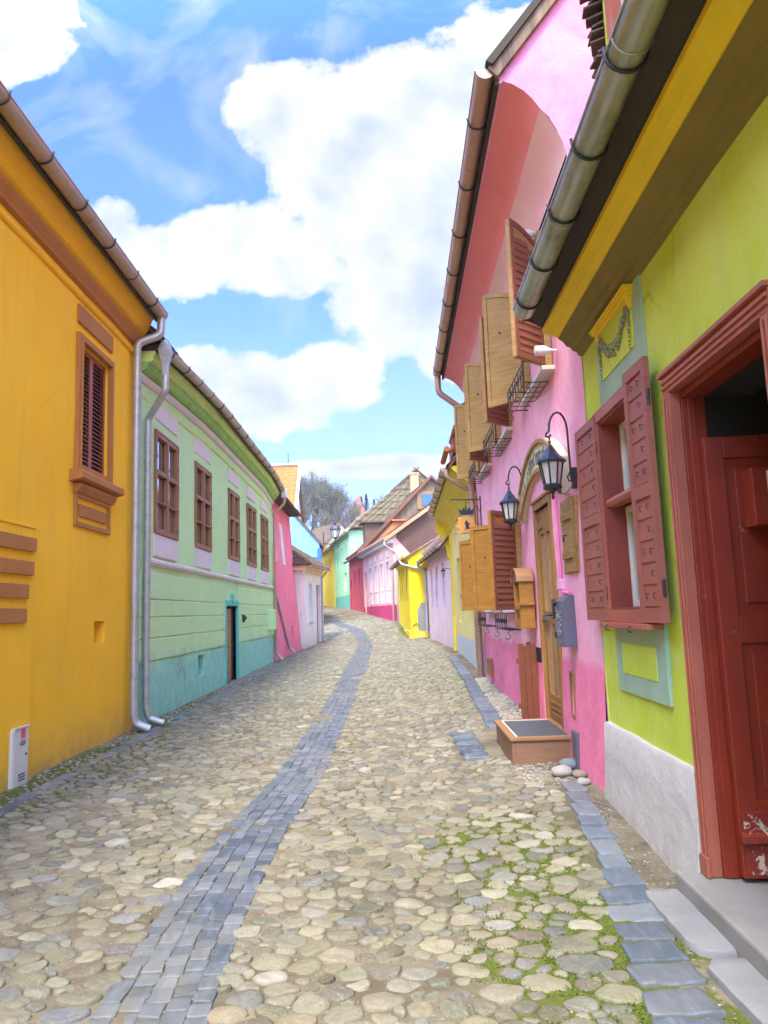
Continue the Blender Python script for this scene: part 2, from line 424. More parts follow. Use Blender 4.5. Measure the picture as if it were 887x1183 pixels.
def tile_slope(mb, x0, x1, e, s0, s1, pitch, w=.18, ex=.17, jit=.012, skip=0.):
    """tiles laid on a plane that starts at (y,z)=e and climbs at pitch; e = eave point, s = distance up the slope"""
    cy, cz = math.cos(pitch), math.sin(pitch)
    nx = max(1, int((x1-x0)/w)); ns = max(1, int((s1-s0)/ex)); w = (x1-x0)/nx
    rnd = random.Random(int(x1*100)+ns)
    def T(x, s, h): return (x, e[0]+s*cy-h*cz, e[1]+s*cz+h*cy)
    for j in range(ns+1):
        sa = s0+j*ex; off = (w/2 if j % 2 else 0)
        for i in range(nx+(1 if off else 0)):
            xa = x0+i*w-off+.004; xb = xa+w-.008
            xa, xb = max(xa, x0), min(xb, x1)
            if xb-xa < .03: continue
            dj = rnd.uniform(-jit, jit); hj = rnd.uniform(0, jit*.8)
            a, b = sa+dj, min(sa+ex*1.6, s1+.02); th = .016
            hb, ht = .034+hj, .008
            bow = .006
            xm = (xa+xb)/2
            vs = [T(xa, a, hb-th), T(xm, a-.02, hb-th), T(xb, a, hb-th), T(xb, b, ht-th), T(xa, b, ht-th),
                  T(xa, a, hb-bow), T(xm, a-.02, hb), T(xb, a, hb-bow), T(xb, b, ht), T(xa, b, ht)]
            mb.raw(vs, [(5,6,9),(6,7,8),(6,8,9),(0,1,6,5),(1,2,7,6),(2,3,8,7),(4,0,5,9),(3,4,9,8),(0,4,3,2,1)])

def gable_roof(parent, L, D, he, pitch, mat, ov=.35, side=.12, w=.18, ex=.17, e0=None, back_only_slab=True, name='roof', ridge=True):
    """both slopes; eave point of the front slope at e0 (y,z)"""
    e0 = e0 or (-ov, he-ov*math.tan(pitch))
    ry = D/2; S = (ry-e0[0])/math.cos(pitch); rz = e0[1]+(ry-e0[0])*math.tan(pitch)
    mb = MB(); mb.mi = 1
    # boarding below the tiles, front and back
    t = .05
    for sgn in (1, -1):
        ye = e0[0] if sgn > 0 else 2*ry-e0[0]
        n = (-math.sin(pitch)*sgn, math.cos(pitch))
        a = (ye, e0[1]); b = (ry, rz)
        poly = [a, b, (b[0]+0*n[0], b[1]-t/math.cos(pitch)), (a[0]-n[0]*t*.0, a[1]-t/math.cos(pitch))]
        mb.prism(poly, 'x', -side, L+side)
    mb.mi = 0
    tile_slope(mb, -side-.02, L+side+.02, e0, -.03, S, pitch, w, ex)
    # back slope: mirrored tiles
    b2 = MB(); tile_slope(b2, -side-.02, L+side+.02, e0, -.03, S, pitch, w*1.6, ex*1.6)
    mb.raw([(x, 2*ry-y, z) for (x, y, z) in b2.v], [f[::-1] for f in b2.f])
    if ridge:
        k = int((L+2*side)/.35)
        for i in range(k):
            xa = -side+i*(L+2*side)/k
            mb.tube([(xa, ry, rz+.02), (xa+(L+2*side)/k+.03, ry, rz+.035)], .085, 8, r2=.07)
    return put(name, mb, [mat, M['old_wood']], parent), rz

def gable_ends(mb, L, D, zb, he, rz, both=True, thick=0.02, frontoff=0.):
    for x, s in ((0, -1), (L, 1)):
        poly = [(.0, zb), (D, zb), (D, he), (D/2, rz), (.0, he)]
        pts = [(x, y, z) for (y, z) in poly]
        mb.face(pts if s > 0 else pts[::-1])

def gutter(parent, x0, x1, y, z, r=.07, mat=None, wob=None, n=None, brackets=1.0, ends=True, hook=None, name='gutter'):
    mb = MB(); n = n or max(2, int(abs(x1-x0)/.6))
    prof = []
    for k in range(9):
        a = PI+PI*k/8; prof.append((y+r*math.cos(a), z+r*math.sin(a)))
    for k in range(9):
        a = 2*PI-PI*k/8; prof.append((y+(r-.006)*math.cos(a), z+(r-.006)*math.sin(a)))
    mb.solid(prof, x0, x1, n, wob)
    # rolled lip
    m2 = [(x0+(x1-x0)*i/n, y-r, z+.002+(wob(x0+(x1-x0)*i/n) if wob else 0)) for i in range(n+1)]
    mb.tube(m2, .009, 6)
    if ends:
        for xe in (x0, x1):
            dz = wob(xe) if wob else 0
            mb.prism([(p[0], p[1]+dz) for p in prof[:9]], 'x', xe-.003, xe+.003)
    # soldered joints
    k = max(2, int(abs(x1-x0)/1.3))
    for i in range(1, k):
        xc = x0+(x1-x0)*i/k; dz = wob(xc) if wob else 0
        pts = [(xc, y+(r+.002)*math.cos(PI+PI*q/10), z+dz+(r+.002)*math.sin(PI+PI*q/10)) for q in range(11)]
        mb.tube(pts, .006, 5)
    g = put(name, mb, mat or M['zinc'], parent, smooth=True)
    if brackets:
        hb = MB(); k = max(2, int(abs(x1-x0)/brackets)); xc = 0
        pts = [(xc, y-r-.012, z+.03)]+[(xc, y+(r+.008)*math.cos(PI+PI*q/10), z+(r+.008)*math.sin(PI+PI*q/10)) for q in range(11)]+[(xc, y+r+.02, z+.05)]
        hb.tube(pts, .008, 6)
        b0 = put('bracket', hb, hook or M['iron'], g, smooth=True)
        for i in range(k):
            xc = x0+(x1-x0)*(i+.35)/k; b = b0 if i == 0 else b0.copy()
            if i: COL.objects.link(b); b.parent = g
            b.location = (xc, 0, wob(xc) if wob else 0)
    return g

def pipe(parent, pts, r=.045, mat=None, collars=True, bend=.08, name='downpipe', clips=True):
    mb = MB(); mb.tube(pts, r, 12, smooth_bend=bend)
    if collars:
        P = [Vector(p) for p in pts]
        for a, b in zip(P, P[1:]):
            L = (b-a).length
            if L < .6: continue
            d = (b-a).normalized(); k = max(1, int(L/1.0))
            for i in range(k):
                c = a+d*(L*(i+.6)/k)
                mb.tube([c-d*.02, c+d*.02], r*1.09, 12)
    return put(name, mb, mat or M['zinc'], parent, smooth=True)

def window(parent, x0, x1, z0, z1, y=.1, fw=.06, fd=.05, mull=(1,), rails=(.62,), fmat=None, pmat=None, sash=.035, pane_y=None, name='window', bevel=.003, curtain=False, thin=.022):
    """frame with mullions; one pane mesh behind"""
    mb = MB(); W = x1-x0; Hh = z1-z0
    mb.box(x0, x0+fw, y-fd/2, y+fd/2, z0, z1); mb.box(x1-fw, x1, y-fd/2, y+fd/2, z0, z1)
    mb.box(x0+fw, x1-fw, y-fd/2, y+fd/2, z0, z0+fw); mb.box(x0+fw, x1-fw, y-fd/2, y+fd/2, z1-fw, z1)
    n = mull[0] if mull else 0
    for k in range(n):
        xc = x0+W*(k+1)/(n+1); mb.box(xc-sash, xc+sash, y-fd/2-.012, y+fd/2-.004, z0+fw, z1-fw)
    for r in rails:
        th = sash if r in rails[:1] else thin/2
        zc = z0+Hh*r; mb.box(x0+fw, x1-fw, y-fd/2-.006, y+fd/2-.010, zc-th, zc+th)
    o = put(name, mb, fmat or M['win_brown'], parent, bevel=bevel)
    g = MB(); g.box(x0+fw*.5, x1-fw*.5, y+fd/2+.002, y+fd/2+.012, z0+fw*.5, z1-fw*.5)
    put('pane', g, pmat or M['glass'], o)
    return o

def ring_frame(mb, x0, x1, z0, z1, w, ya, yb):
    mb.box(x0, x0+w, ya, yb, z0, z1); mb.box(x1-w, x1, ya, yb, z0, z1)
    mb.box(x0+w, x1-w, ya, yb, z1-w, z1); mb.box(x0+w, x1-w, ya, yb, z0, z0+w)
R90 = PI/2
# =================================================================== ochre house, left foreground
fo = Fr(-3.4, -6, R90); LO = 16.2
ho = thing('house', 'ochre yellow house with brown mouldings and a louvred shuttered window, left foreground', 'house', fo)
def Y(y): return y+6
wob0 = lambda x: 0.
holes = [(Y(8.24), Y(9.13), 3.30, 4.76), (Y(8.80), Y(9.14), 1.30, 1.56)]
for y0 in (4.6, 1.2, -2.2): holes.append((Y(y0), Y(y0+.9), 3.30, 4.76))
mb = MB(); facade(mb, LO, -.4, 5.75, holes, t=.3, amp=.010)
gable_ends(mb, LO, 7, -.4, 5.75, 9.2)
mb.face([(LO,7,-.4),(0,7,-.4),(0,7,5.75),(LO,7,5.75)])
# back of the small vent hole
mb.box(Y(8.78), Y(9.16), .12, .14, 1.28, 1.58)
put('wall', mb, M['ochre'], ho, smooth=True, angle=25)
# pilaster strip beside the gate, with its raised brown bars
mb = MB(); mb.box(Y(5.2), Y(7.20), -.030, .05, -.35, 2.47); mb.box(Y(5.2), Y(7.22), -.040, .05, 2.47, 2.50)
put('pilaster', mb, M['ochre'], ho, bevel=.006)
for za, y1 in ((2.24, 7.18), (2.01, 7.14), (1.79, 7.05), (1.565, 7.02)):
    b = MB(); b.box(Y(5.25), Y(y1), -.062, -.028, za, za+.135); put('raised_bar', b, M['ochre_brown'], ho, bevel=.006)
def louvre_window(parent, xa, xb, za=3.24, zb=4.84):
    fr = MB()
    ring_frame(fr, xa-.02, xb+.02, za, zb+.02, .085, -.045, .03)
    ring_frame(fr, xa+.04, xb-.04, za, zb-.04, .03, -.062, .0)
    w = put('window_surround', fr, M['ochre_brown'], parent, bevel=.005)
    xm = (xa+xb)/2
    for a, b in ((xa+.085, xm-.004), (xm+.004, xb-.085)):
        lf = MB(); ring_frame(lf, a, b, za+.06, zb-.09, .045, .035, .07)
        s = put('shutter', lf, M['shutter_red'], w, bevel=.003)
        sl = MB(); n = 26
        for i in range(n):
            zc = za+.12+(zb-.09-za-.18)*i/n
            sl.prism([(.03, zc), (.036, zc), (.075, zc+.042), (.069, zc+.042)], 'x', a+.045, b-.045)
        put('slat', sl, M['shutter_red'], w)
        bk = MB(); bk.box(a+.03, b-.03, .085, .09, za+.08, zb-.1); put('backing', bk, M['black'], w)
    # sill and apron
    s = MB(); s.prism([(.02,za-.14),(-.12,za-.11),(-.15,za-.10),(-.15,za-.03),(-.12,za-.005),(.02,za+.0)][::-1], 'x', xa-.12, xb+.14)
    put('sill', s, M['ochre_brown'], w, bevel=.004)
    s = MB(); s.prism([(.02,za-.26),(-.05,za-.24),(-.09,za-.18),(-.10,za-.142),(.02,za-.142)][::-1], 'x', xa-.02, xb+.03)
    ring_frame(s, xa+.0, xb+.0, za-.62, za-.235, .055, -.03, .02)
    s.box(xa+.13, xb-.13, -.026, .02, za-.50, za-.36)
    put('apron', s, M['ochre_brown'], w, bevel=.004)
    s = MB(); s.box(xa-.01, xb+.01, -.028, .02, 4.99, 5.20); put('panel', s, M['ochre_brown'], w, bevel=.004)
for y0 in (8.15, 4.5, 1.1, -2.3): louvre_window(ho, Y(y0), Y(y0+1.06))
# cornice
mb = MB()
mb.solid([(.02,5.27),(-.030,5.27),(-.045,5.29),(-.045,5.33),(.02,5.33)], 0, LO, 4)
mb.solid([(.02,5.52),(-.13,5.62),(-.18,5.70),(-.23,5.82),(-.27,5.90),(.02,5.90)], 0, LO, 4)
put('cornice', mb, M['ochre'], ho, bevel=.004)
mb = MB(); mb.solid([(.02,5.40),(-.06,5.42),(-.07,5.45),(-.085,5.47),(-.12,5.52),(-.12,5.56),(.02,5.56)], 0, LO-.15, 4)
put('cornice_band', mb, M['ochre_brown'], ho, bevel=.004)
mb = MB(); mb.box(0, LO, -.32, .0, 5.902, 5.94); mb.solid([(-.275,5.80),(-.31,5.80),(-.31,5.905),(-.275,5.905)], 0, LO, 1)
put('eave_board', mb, M['dark_soffit'], ho)
gable_roof(ho, LO, 7, 5.95, math.radians(42), M['tile_red'], e0=(-.34, 5.95), side=.05, w=.25, ex=.25)
gutter(ho, 0, LO-.06, -.385, 5.88, .085, M['zinc_warm'], brackets=.8)
mb = MB(); pts = [(Y(10.08), -.385, 5.80), (Y(10.08), -.385, 5.56), (Y(9.96), -.09, 5.40), (Y(9.96), -.09, .33), (Y(9.97), -.12, .2), (Y(9.99), -.30, .13)]
pipe(ho, pts, .058, M['zinc'])
# meter box let into the wall
gb = thing('meter_box', 'narrow light grey meter box with red sticker low on the ochre wall', 'meter box', frame=Fr(-3.4+.03, 6.84, R90, .10))
mb = MB(); mb.box(0, .27, -.035, .03, 0, .52); mb.box(-.012, .282, -.045, -.035, .51, .53); mb.box(-.02, -.002, -.03, .04, 0, .50)
for i in range(4): pass
b = put('body', mb, M['grey_metal_l'], gb, bevel=.004)
mb = MB(); mb.box(.12, .20, -.038, -.036, .42, .50); put('sticker', mb, paint('red_sticker', (.75,.08,.12), .5), gb)
mb = MB()
for i in range(3): mb.box(.09, .21, -.0385, -.034, .05+i*.025, .06+i*.025)
for i in range(3): mb.box(.11, .21, -.0385, -.034, .36+i*.017, .366+i*.017)
mb.lathe([(.012,-.04),(.012,-.03)], (.225, 0, .27), 10, axis='y'); put('vent_slots', mb, M['iron'], gb)

# =================================================================== mint green house
GY = 10.22; fg = Fr(-3.4, GY, R90); LG = 12.95
hg = thing('house', 'long mint green house with brown windows over a teal base, next to the ochre house', 'house', fg)
def Y(y): return y-GY
arch = [(-1,-.26),(0,-.24),(2,-.10),(4.2,0),(11,.0),(12.8,-.17),(14,-.25)]
def wobg(x): return lerp_t(arch, x)
wins = [(11.05, 12.26), (13.46, 14.68), (16.45, 17.62), (18.83, 20.0), (21.0, 22.14)]
holes = [(Y(a)+.03, Y(b)-.03, 2.92, 4.40) for a, b in wins]
holes += [(Y(16.12), Y(17.35), .02, 1.80), (Y(13.72), Y(14.2), .50, .88)]
mb = MB(); facade(mb, LG, -.4, 5.5, holes, t=.3, amp=.014, seed=4)
gable_ends(mb, LG, 7, -.4, 5.5, 8.6); mb.face([(LG,7,-.4),(0,7,-.4),(0,7,5.5),(LG,7,5.5)])
put('wall', mb, M['mint'], hg, smooth=True, angle=25)
mb = MB(); mb.box(Y(13.7), Y(14.22), .16, .18, .48, .9); put('vent_niche', mb, M['white'], hg)
for i, (a, b) in enumerate(wins):
    w = window(hg, Y(a), Y(b), 2.87, 4.42, y=-.005, fw=.065, fd=.06, rails=(.60, .30), fmat=M['win_brown'] if i < 2 else M['win_brown2'], pmat=M['glass'], sash=.035)
    mb = MB(); ring_frame(mb, Y(a)-.025, Y(b)+.025, 2.845, 4.445, .03, -.045, .01)
    for zz in (2.95, 3.3, 3.7, 4.0, 4.34):
        for xx in (Y(a)+.015, Y(b)-.015): mb.box(xx-.02, xx+.02, -.055, -.03, zz, zz+.05)
    put('frame', mb, M['win_brown'], w, bevel=.003)
    mb = MB(); mb.box(Y(a)-.01, Y(b)+.02, -.022, .02, 4.62, 4.90); put('panel', mb, M['lilac_white'], hg, bevel=.006)
    mb = MB(); mb.box(Y(a)-.03, Y(b)+.03, -.030, .02, 2.50, 2.835); mb.box(Y(a)+.12, Y(a)+.14, -.034, -.028, 2.6, 2.80); mb.box(Y(b)-.14, Y(b)-.12, -.034, -.028, 2.6, 2.80)
    put('panel', mb, M['lilac_white'], hg, bevel=.006)
# belt and banded render
mb = MB(); mb.solid([(.02,2.34),(-.03,2.35),(-.06,2.39),(-.06,2.43),(-.04,2.45),(.02,2.46)], Y(10.6), LG, 6); put('belt_course', mb, M['lilac_white'], hg, bevel=.003)
bands = [(2.07, 2.24), (1.84, 2.055), (1.60, 1.825), (1.30, 1.585), (.96, 1.285)]
mb = MB()
bands = [(1.86, 2.24), (1.60, 1.845), (1.29, 1.585), (.96, 1.275)]
for za, zb in bands:
    segs = [(Y(10.42), Y(16.0)), (Y(17.5), LG)] if za < 1.9 else [(Y(10.42), LG)]
    for a, b in segs:
        n = max(1, int((b-a)/1.0))
        mb.solid([(.02,za),(-.018,za),(-.022,za+.01),(-.022,zb-.01),(-.018,zb),(.02,zb)], a, b, n)
put('banded_render', mb, M['mint'], hg)
mb = MB(); mb.box(0, Y(10.42), -.012, .02, 0, 5.0); put('corner_strip', mb, plaster('pale_mint_edge', (.42,.72,.55), bands=[(1.0, (.10,.45,.36))], dirt=.2), hg)
# low cellar door
dk = MB(); dk.box(Y(16.12), Y(17.35), .30, .32, 0, 1.82); put('doorway', dk, M['black'], hg)
mb = MB(); mb.box(Y(16.0), Y(16.12), -.035, .1, -.1, 1.92); mb.box(Y(17.35), Y(17.47), -.035, .1, -.1, 1.92); mb.box(Y(16.12), Y(17.35), -.035, .1, 1.80, 1.92)
mb.prism([(Y(16.68), 1.86), (Y(16.8), 1.86), (Y(16.83), 2.07), (Y(16.65), 2.07)], 'y', -.06, .0)
ds = put('door_surround', mb, M['teal'], hg, bevel=.006)
mb = MB()
for k in range(6): mb.box(.0, .78, -.02, .015, .02+k*.285, .02+k*.285+.275)
mb.box(.05,.12,-.035,-.02,.05,1.7)
dl = put('door', mb, M['win_brown2'], hg, loc=(Y(16.13), .06, .02), bevel=.003)
mb = MB(); mb.box(Y(16.9), Y(17.34), .08, .10, .03, 1.79); put('gap', mb, M['black'], hg)
mb = MB(); mb.box(Y(16.02), Y(17.45), -.10, .2, -.12, .05); put('threshold', mb, M['concrete'], hg, bevel=.01)
mb = MB(); mb.box(Y(22.0), Y(22.45), -.20, .02, 1.15, 1.74); put('meter_cabinet', mb, M['mint'], hg, bevel=.008)
mb = MB(); mb.box(Y(17.95), Y(18.05), -.08, .01, 1.42, 1.60); mb.box(Y(17.97), Y(18.03), -.12, -.08, 1.48, 1.56); put('door_bell', mb, M['iron'], hg, bevel=.004)
# cornice following the sagging eave
mb = MB(); mb.solid([(.02,5.20),(-.035,5.21),(-.06,5.26),(-.06,5.31),(.02,5.32)], .0, LG, 14, wobg); put('cornice_band', mb, M['lilac_white'], hg)
mb = MB(); mb.solid([(.02,4.98),(-.012,4.98),(-.018,5.0),(-.018,5.03),(.02,5.03)], .0, LG, 14, wobg); put('string_course', mb, M['mint_light'], hg)
mb = MB(); mb.solid([(.02,5.325),(-.07,5.33),(-.12,5.36),(-.16,5.42),(-.165,5.46),(.02,5.46)], .0, LG, 14, wobg); put('cornice', mb, M['mint_dark'], hg)
mb = MB(); mb.solid([(.02,5.463),(-.20,5.465),(-.23,5.49),(-.23,5.53),(-.25,5.56),(-.26,5.62),(.02,5.62)], .0, LG, 14, wobg); put('cornice_cap', mb, M['mint_light'], hg)
mb = MB(); mb.solid([(.0,5.622),(-.29,5.622),(-.30,5.66),(-.30,5.70),(.0,5.70)], .0, LG, 14, wobg); put('eave_board', mb, M['dark_soffit'], hg)
gable_roof(hg, LG, 7, 5.7, math.radians(42), M['tile_red'], e0=(-.30, 5.64), side=.02, w=.25, ex=.25)
gutter(hg, .05, LG, -.365, 5.68, .075, M['zinc_warm'], wob=wobg, n=16, brackets=.85)
# hopper head and pipe
mb = MB(); hx = Y(10.30)
mb.lathe([(.05,0),(.055,.16),(.11,.36),(.12,.40)], (hx,-.385,5.00), 4, rot=PI/4); mb.lathe([(.12,.0),(.10,.08),(.02,.17),(.0,.18)], (hx,-.385,5.40), 4, rot=PI/4)
put('hopper_head', mb, M['zinc'], hg, bevel=.004)
pipe(hg, [(hx,-.385,5.03),(hx,-.385,4.80),(Y(10.50),-.08,4.45),(Y(10.50),-.08,.36),(Y(10.52),-.12,.2),(Y(10.54),-.32,.13)], .05, M['zinc'], bend=.04)
mb = MB(); mb.box(LG-.18, LG-.03, -.51, -.33, 5.22, 5.48); put('hopper_head', mb, M['zinc'], hg, bevel=.01)
pipe(hg, [(LG-.10,-.42,5.25),(LG-.10,-.42,5.05),(LG-.12,-.09,4.72),(LG-.12,-.09,.4),(LG-.12,-.28,.2)], .045, M['copper'])

# =================================================================== rose house with battered wall
fp = Fr(-3.42, 23.2, R90); LP = 8.1
hp = thing('house', 'rose pink house with leaning battered wall and two blind niches beyond the mint house', 'house', fp)
bat = lambda z: .43*min(1, max(0, (z-.2)/4.8))
holes = [(5.3, 5.75, .7, 1.15)]
rose = plaster('rose_plaster', (.86,.19,.28), mottle=(.88,.27,.36), mott_amt=.5, dirt=.35, dirt_z=(0,.6), dirt_col=(.5,.16,.2), streak=.05)
mb = MB(); facade(mb, LP, -.4, 5.7, holes, t=.62, amp=.015, seed=9, batter=bat, cell=.5)
gable_ends(mb, LP, 6, -.4, 5.7, 8.2)
mb.v = [(x, y+(bat(z) if abs(y) < 1e-6 and (x in (0, LP)) else 0), z) for (x, y, z) in mb.v]
put('wall', mb, rose, hp, smooth=True, angle=25)
w = MB(); w.box(5.28, 5.77, .50, .56, .68, 1.17); put('niche', w, M['white'], hp)
for a, b, c, d in ((2.35, 3.1, 3.45, 5.05), (4.7, 5.45, 3.45, 5.05)):
    w = MB(); w.prism([(bat(c)-.03, c), (bat(d)-.03, d), (bat(d)+.1, d), (bat(c)+.1, c)], 'x', a, b); put('blind_window', w, M['white'], hp, bevel=.006)
mb = MB(); mb.box(-.0, LP, -.12, .5, 5.70, 5.74); put('eave_board', mb, M['dark_soffit'], hp)
gable_roof(hp, LP, 6, 5.75, math.radians(40), M['tile_pale'], e0=(-.10, 5.72), side=.12, w=.24, ex=.26)
pipe(hp, [(.25,-.06+.4,5.5),(.25,.33,5.3),(.25,-.05,.4),(.27,-.25,.2)], .045, M['zinc'])
pipe(hp, [(1.1,.25,3.2),(1.15,.20,2.9),(3.6,-.04,.4),(3.65,-.25,.22)], .045, M['zinc'])

# =================================================================== small white house
fw_, LW = fr_between((-3.28, 31.35), (-2.84, 34.7), .12)
hw = thing('house', 'small white single-storey house with a red-brown door beside the rose house', 'house', fw_)
cream = plaster('cream_plaster', (.78,.74,.72), mottle=(.82,.80,.80), mott_amt=.6, dirt=.8, dirt_z=(0,1.0), dirt_col=(.42,.32,.22), streak=.25)
holes = [(.85, 1.35, 1.25, 2.75), (2.35, 3.1, .12, 2.75)]
mb = MB(); facade(mb, LW, -.4, 3.45, holes, t=.25, amp=.01, seed=2)
for x in (0, LW): 
    pts = [(x,0,-.4),(x,4.5,-.4),(x,4.5,3.45),(x,0,3.45)]; mb.face(pts if x else pts[::-1])
mb.face([(LW,4.5,-.4),(0,4.5,-.4),(0,4.5,3.45),(LW,4.5,3.45)])
put('wall', mb, cream, hw)
window(hw, .83, 1.37, 1.25, 2.75, y=.14, fw=.05, mull=(), rails=(.6,), fmat=M['win_brown'])
mb = MB(); ring_frame(mb, .74, 1.46, 1.16, 2.84, .10, -.03, .02); mb.box(.68, 1.52, -.06, .02, 1.09, 1.16); put('window_surround', mb, M['white'], hw, bevel=.005)
mb = MB(); mb.box(2.35, 3.1, .12, .16, .12, 2.75); mb.box(2.45, 3.0, .105, .12, .3, 1.2); mb.box(2.45, 3.0, .105, .12, 1.4, 2.6); put('door', mb, M['red_paint'], hw, bevel=.004)
mb = MB(); mb.box(2.25, 3.2, -.3, .2, -.2, .10); put('doorstep', mb, M['concrete'], hw, bevel=.01)
mb = MB(); mb.solid([(.02,3.18),(-.04,3.19),(-.06,3.24),(-.16,3.42),(-.18,3.5),(.02,3.5)], -.18, LW, 1); mb.box(-.18, 0, 0, 4.5, 3.3, 3.5)
put('cornice', mb, plaster('buff_cornice', (.75,.60,.40), dirt=0), hw, bevel=.005)
# hipped roof: front slope, camera-side hip and the rest
mb = MB(); mb.mi = 1
E = .32; zr = 5.2; ax, ay = 1.9, 2.25
A = (-E,-E,3.5); B = (LW+E,-E,3.5); Cc = (LW+E,4.8,3.5); Dd = (-E,4.8,3.5); R1 = (ax,ay,zr); R2 = (LW-1.2,ay,zr)
for f in ((A,B,R2,R1), (B,Cc,R2), (Cc,Dd,R1,R2), (Dd,A,R1)): mb.face(f)
mb.face((A,Dd,Cc,B)); mb.mi = 0
def hip_tiles(mb, P0, P1, T0, T1, w=.2, ex=.22, lift=.03):
    P0, P1, T0, T1 = map(Vector, (P0, P1, T0, T1)); S = ((T0+T1)/2-(P0+P1)/2).length; n = int(S/ex); rn = random.Random(3)
    nrm = (P1-P0).cross(T0-P0).normalized()
    for j in range(n):
        a = P0.lerp(T0, j/n); b = P1.lerp(T1, j/n); a2 = P0.lerp(T0, (j+1.5)/n); b2 = P1.lerp(T1, (j+1.5)/n)
        L_ = (b-a).length; m = max(1, int(L_/w))
        for i in range(m):
            q0 = a.lerp(b, (i+.04)/m); q1 = a.lerp(b, (i+.96)/m); q2 = a2.lerp(b2, (i+.96)/m); q3 = a2.lerp(b2, (i+.04)/m)
            h = lift+rn.uniform(0, .03); bow = (q0+q1)/2+nrm*(h+.035)
            mb.raw([q0+nrm*.0, q1+nrm*.0, q1+nrm*h, bow, q0+nrm*h, q2+nrm*.01, q3+nrm*.01, (q2+q3)/2+nrm*.04],
                   [(0,1,2,3,4), (4,3,7,6), (3,2,5,7)])
hip_tiles(mb, A, B, R1, R2); hip_tiles(mb, Dd, A, R1, R1); hip_tiles(mb, B, Cc, R2, R2)
for p, q in ((A, R1), (B, R2), (R1, R2)):
    p, q = Vector(p), Vector(q); k = int((q-p).length/.35)
    for i in range(k): mb.tube([p.lerp(q, i/k)+Vector((0,0,.04)), p.lerp(q, (i+1.1)/k)+Vector((0,0,.05))], .10, 7, r2=.08)
put('roof', mb, [M['tile_brown'], M['old_wood']], hw)
gutter(hw, -E, LW+E, -E-.06, 3.47, .06, M['zinc_warm'])
pipe(hw, [(LW-.04,-.30,3.4),(LW-.04,-.06,3.1),(LW-.04,-.06,.3),(LW-.02,-.3,.12)], .05, M['zinc'])

# =================================================================== blue gabled house behind
fb = Fr(-12.5, 40.2, .13, .6); LB = 9.15
hb_ = thing('house', 'big sky-blue house with steep gable end facing down the lane, behind the small white house', 'house', fb)
blue = plaster('sky_blue_plaster', (.20,.40,.66), mottle=(.26,.46,.70), mott_amt=.5, dirt=.1, streak=.1, dirt_col=(.25,.45,.7))
mb = MB(); zr = 10.2; ze = 4.9; N = 12
mb.face([(0,0,-.5),(LB,0,-.5),(LB,0,ze),(LB/2,0,zr),(0,0,ze)]); mb.face([(LB,9,-.5),(0,9,-.5),(0,9,ze),(LB/2,9,zr),(LB,9,ze)])
mb.face([(LB,0,-.5),(LB,9,-.5),(LB,9,ze),(LB,0,ze)]); mb.face([(0,9,-.5),(0,0,-.5),(0,0,ze),(0,9,ze)])
put('wall', mb, blue, hb_)
mb = MB()
pt = math.atan2(zr-ze, LB/2)
for sx in (0, 1):
    x0_, x1_ = (-.25, LB/2) if not sx else (LB+.25, LB/2)
    zl = ze-.25*math.tan(pt)
    poly = [(x0_, zl), (x1_, zr), (x1_, zr+.16), (x0_, zl+.16)]
    mb.prism(poly, 'y', -.12, 9.1)
put('roof', mb, M['tile_brown'], hb_)
mb = MB(); mb.box(LB-1.15, LB+.12, -.14, .0, 3.95, 4.12); mb.box(LB-.12, LB+.1, -.2, 0, -.4, 4.6); put('beam', mb, paint('blue_grey_timber', (.04,.16,.32), .7), hb_)
for xx in (5.1, 7.0):
    window(hb_, xx, xx+.8, 1.3, 2.7, y=-.02, fw=.08, fmat=M['cream_paint'])

# =================================================================== orange roofed hall far behind
fh = Fr(-24., 60, 0., 0.)
hh = thing('hall', 'tall hall with a clean bright orange tiled roof rising over the left roofs', 'hall', fh)
mb = MB(); mb.box(0, 16.7, 0, 10, -.5, 8.5); 
for x in (0, 16.7): mb.face([(x,0,8.5),(x,10,8.5),(x,5,14.6)])
put('wall', mb, M['white'], hh)
gable_roof(hh, 16.7, 10, 8.5, math.atan2(6.3, 5.4), M['tile_orange'], e0=(-.4, 8.4), side=.25, w=.42, ex=.30)
mb = MB(); mb.prism([(-.5,8.35),(5,14.95),(5,15.15),(-.5,8.6)], 'x', 16.95, 17.2); mb.box(-.2, 17.2, 4.85, 5.15, 14.85, 15.0)
put('verge_flashing', mb, M['grey_metal_l'], hh)
mb = MB(); mb.tube([(16.0,5,14.8),(16.0,5,15.9)], .03, 6); put('lightning_rod', mb, M['iron'], hh)
KX = .0234; ANGR = math.atan2(-1, -KX)
def XW(y, off=0.): return 1.6+KX*y-off
# =================================================================== lime green house, right foreground
LY = 5.95; fl = Fr(XW(LY), LY, ANGR); LL = 11.5
hl = thing('house', 'lime green house with oxide red doorway and a mossy zinc gutter, right foreground', 'house', fl)
def Y(y): return (LY-y)*1.00027
holes = [(Y(5.46), Y(4.60), 1.50, 2.93), (Y(4.08), Y(2.96), .10, 2.76)]
mb = MB(); facade(mb, LL, -.4, 3.75, holes, t=.42, amp=.012, seed=6)
gable_ends(mb, LL, 7, -.4, 3.75, 8.2); mb.face([(LL,7,-.4),(0,7,-.4),(0,7,3.75),(LL,7,3.75)])
put('wall', mb, M['lime'], hl, smooth=True, angle=25)
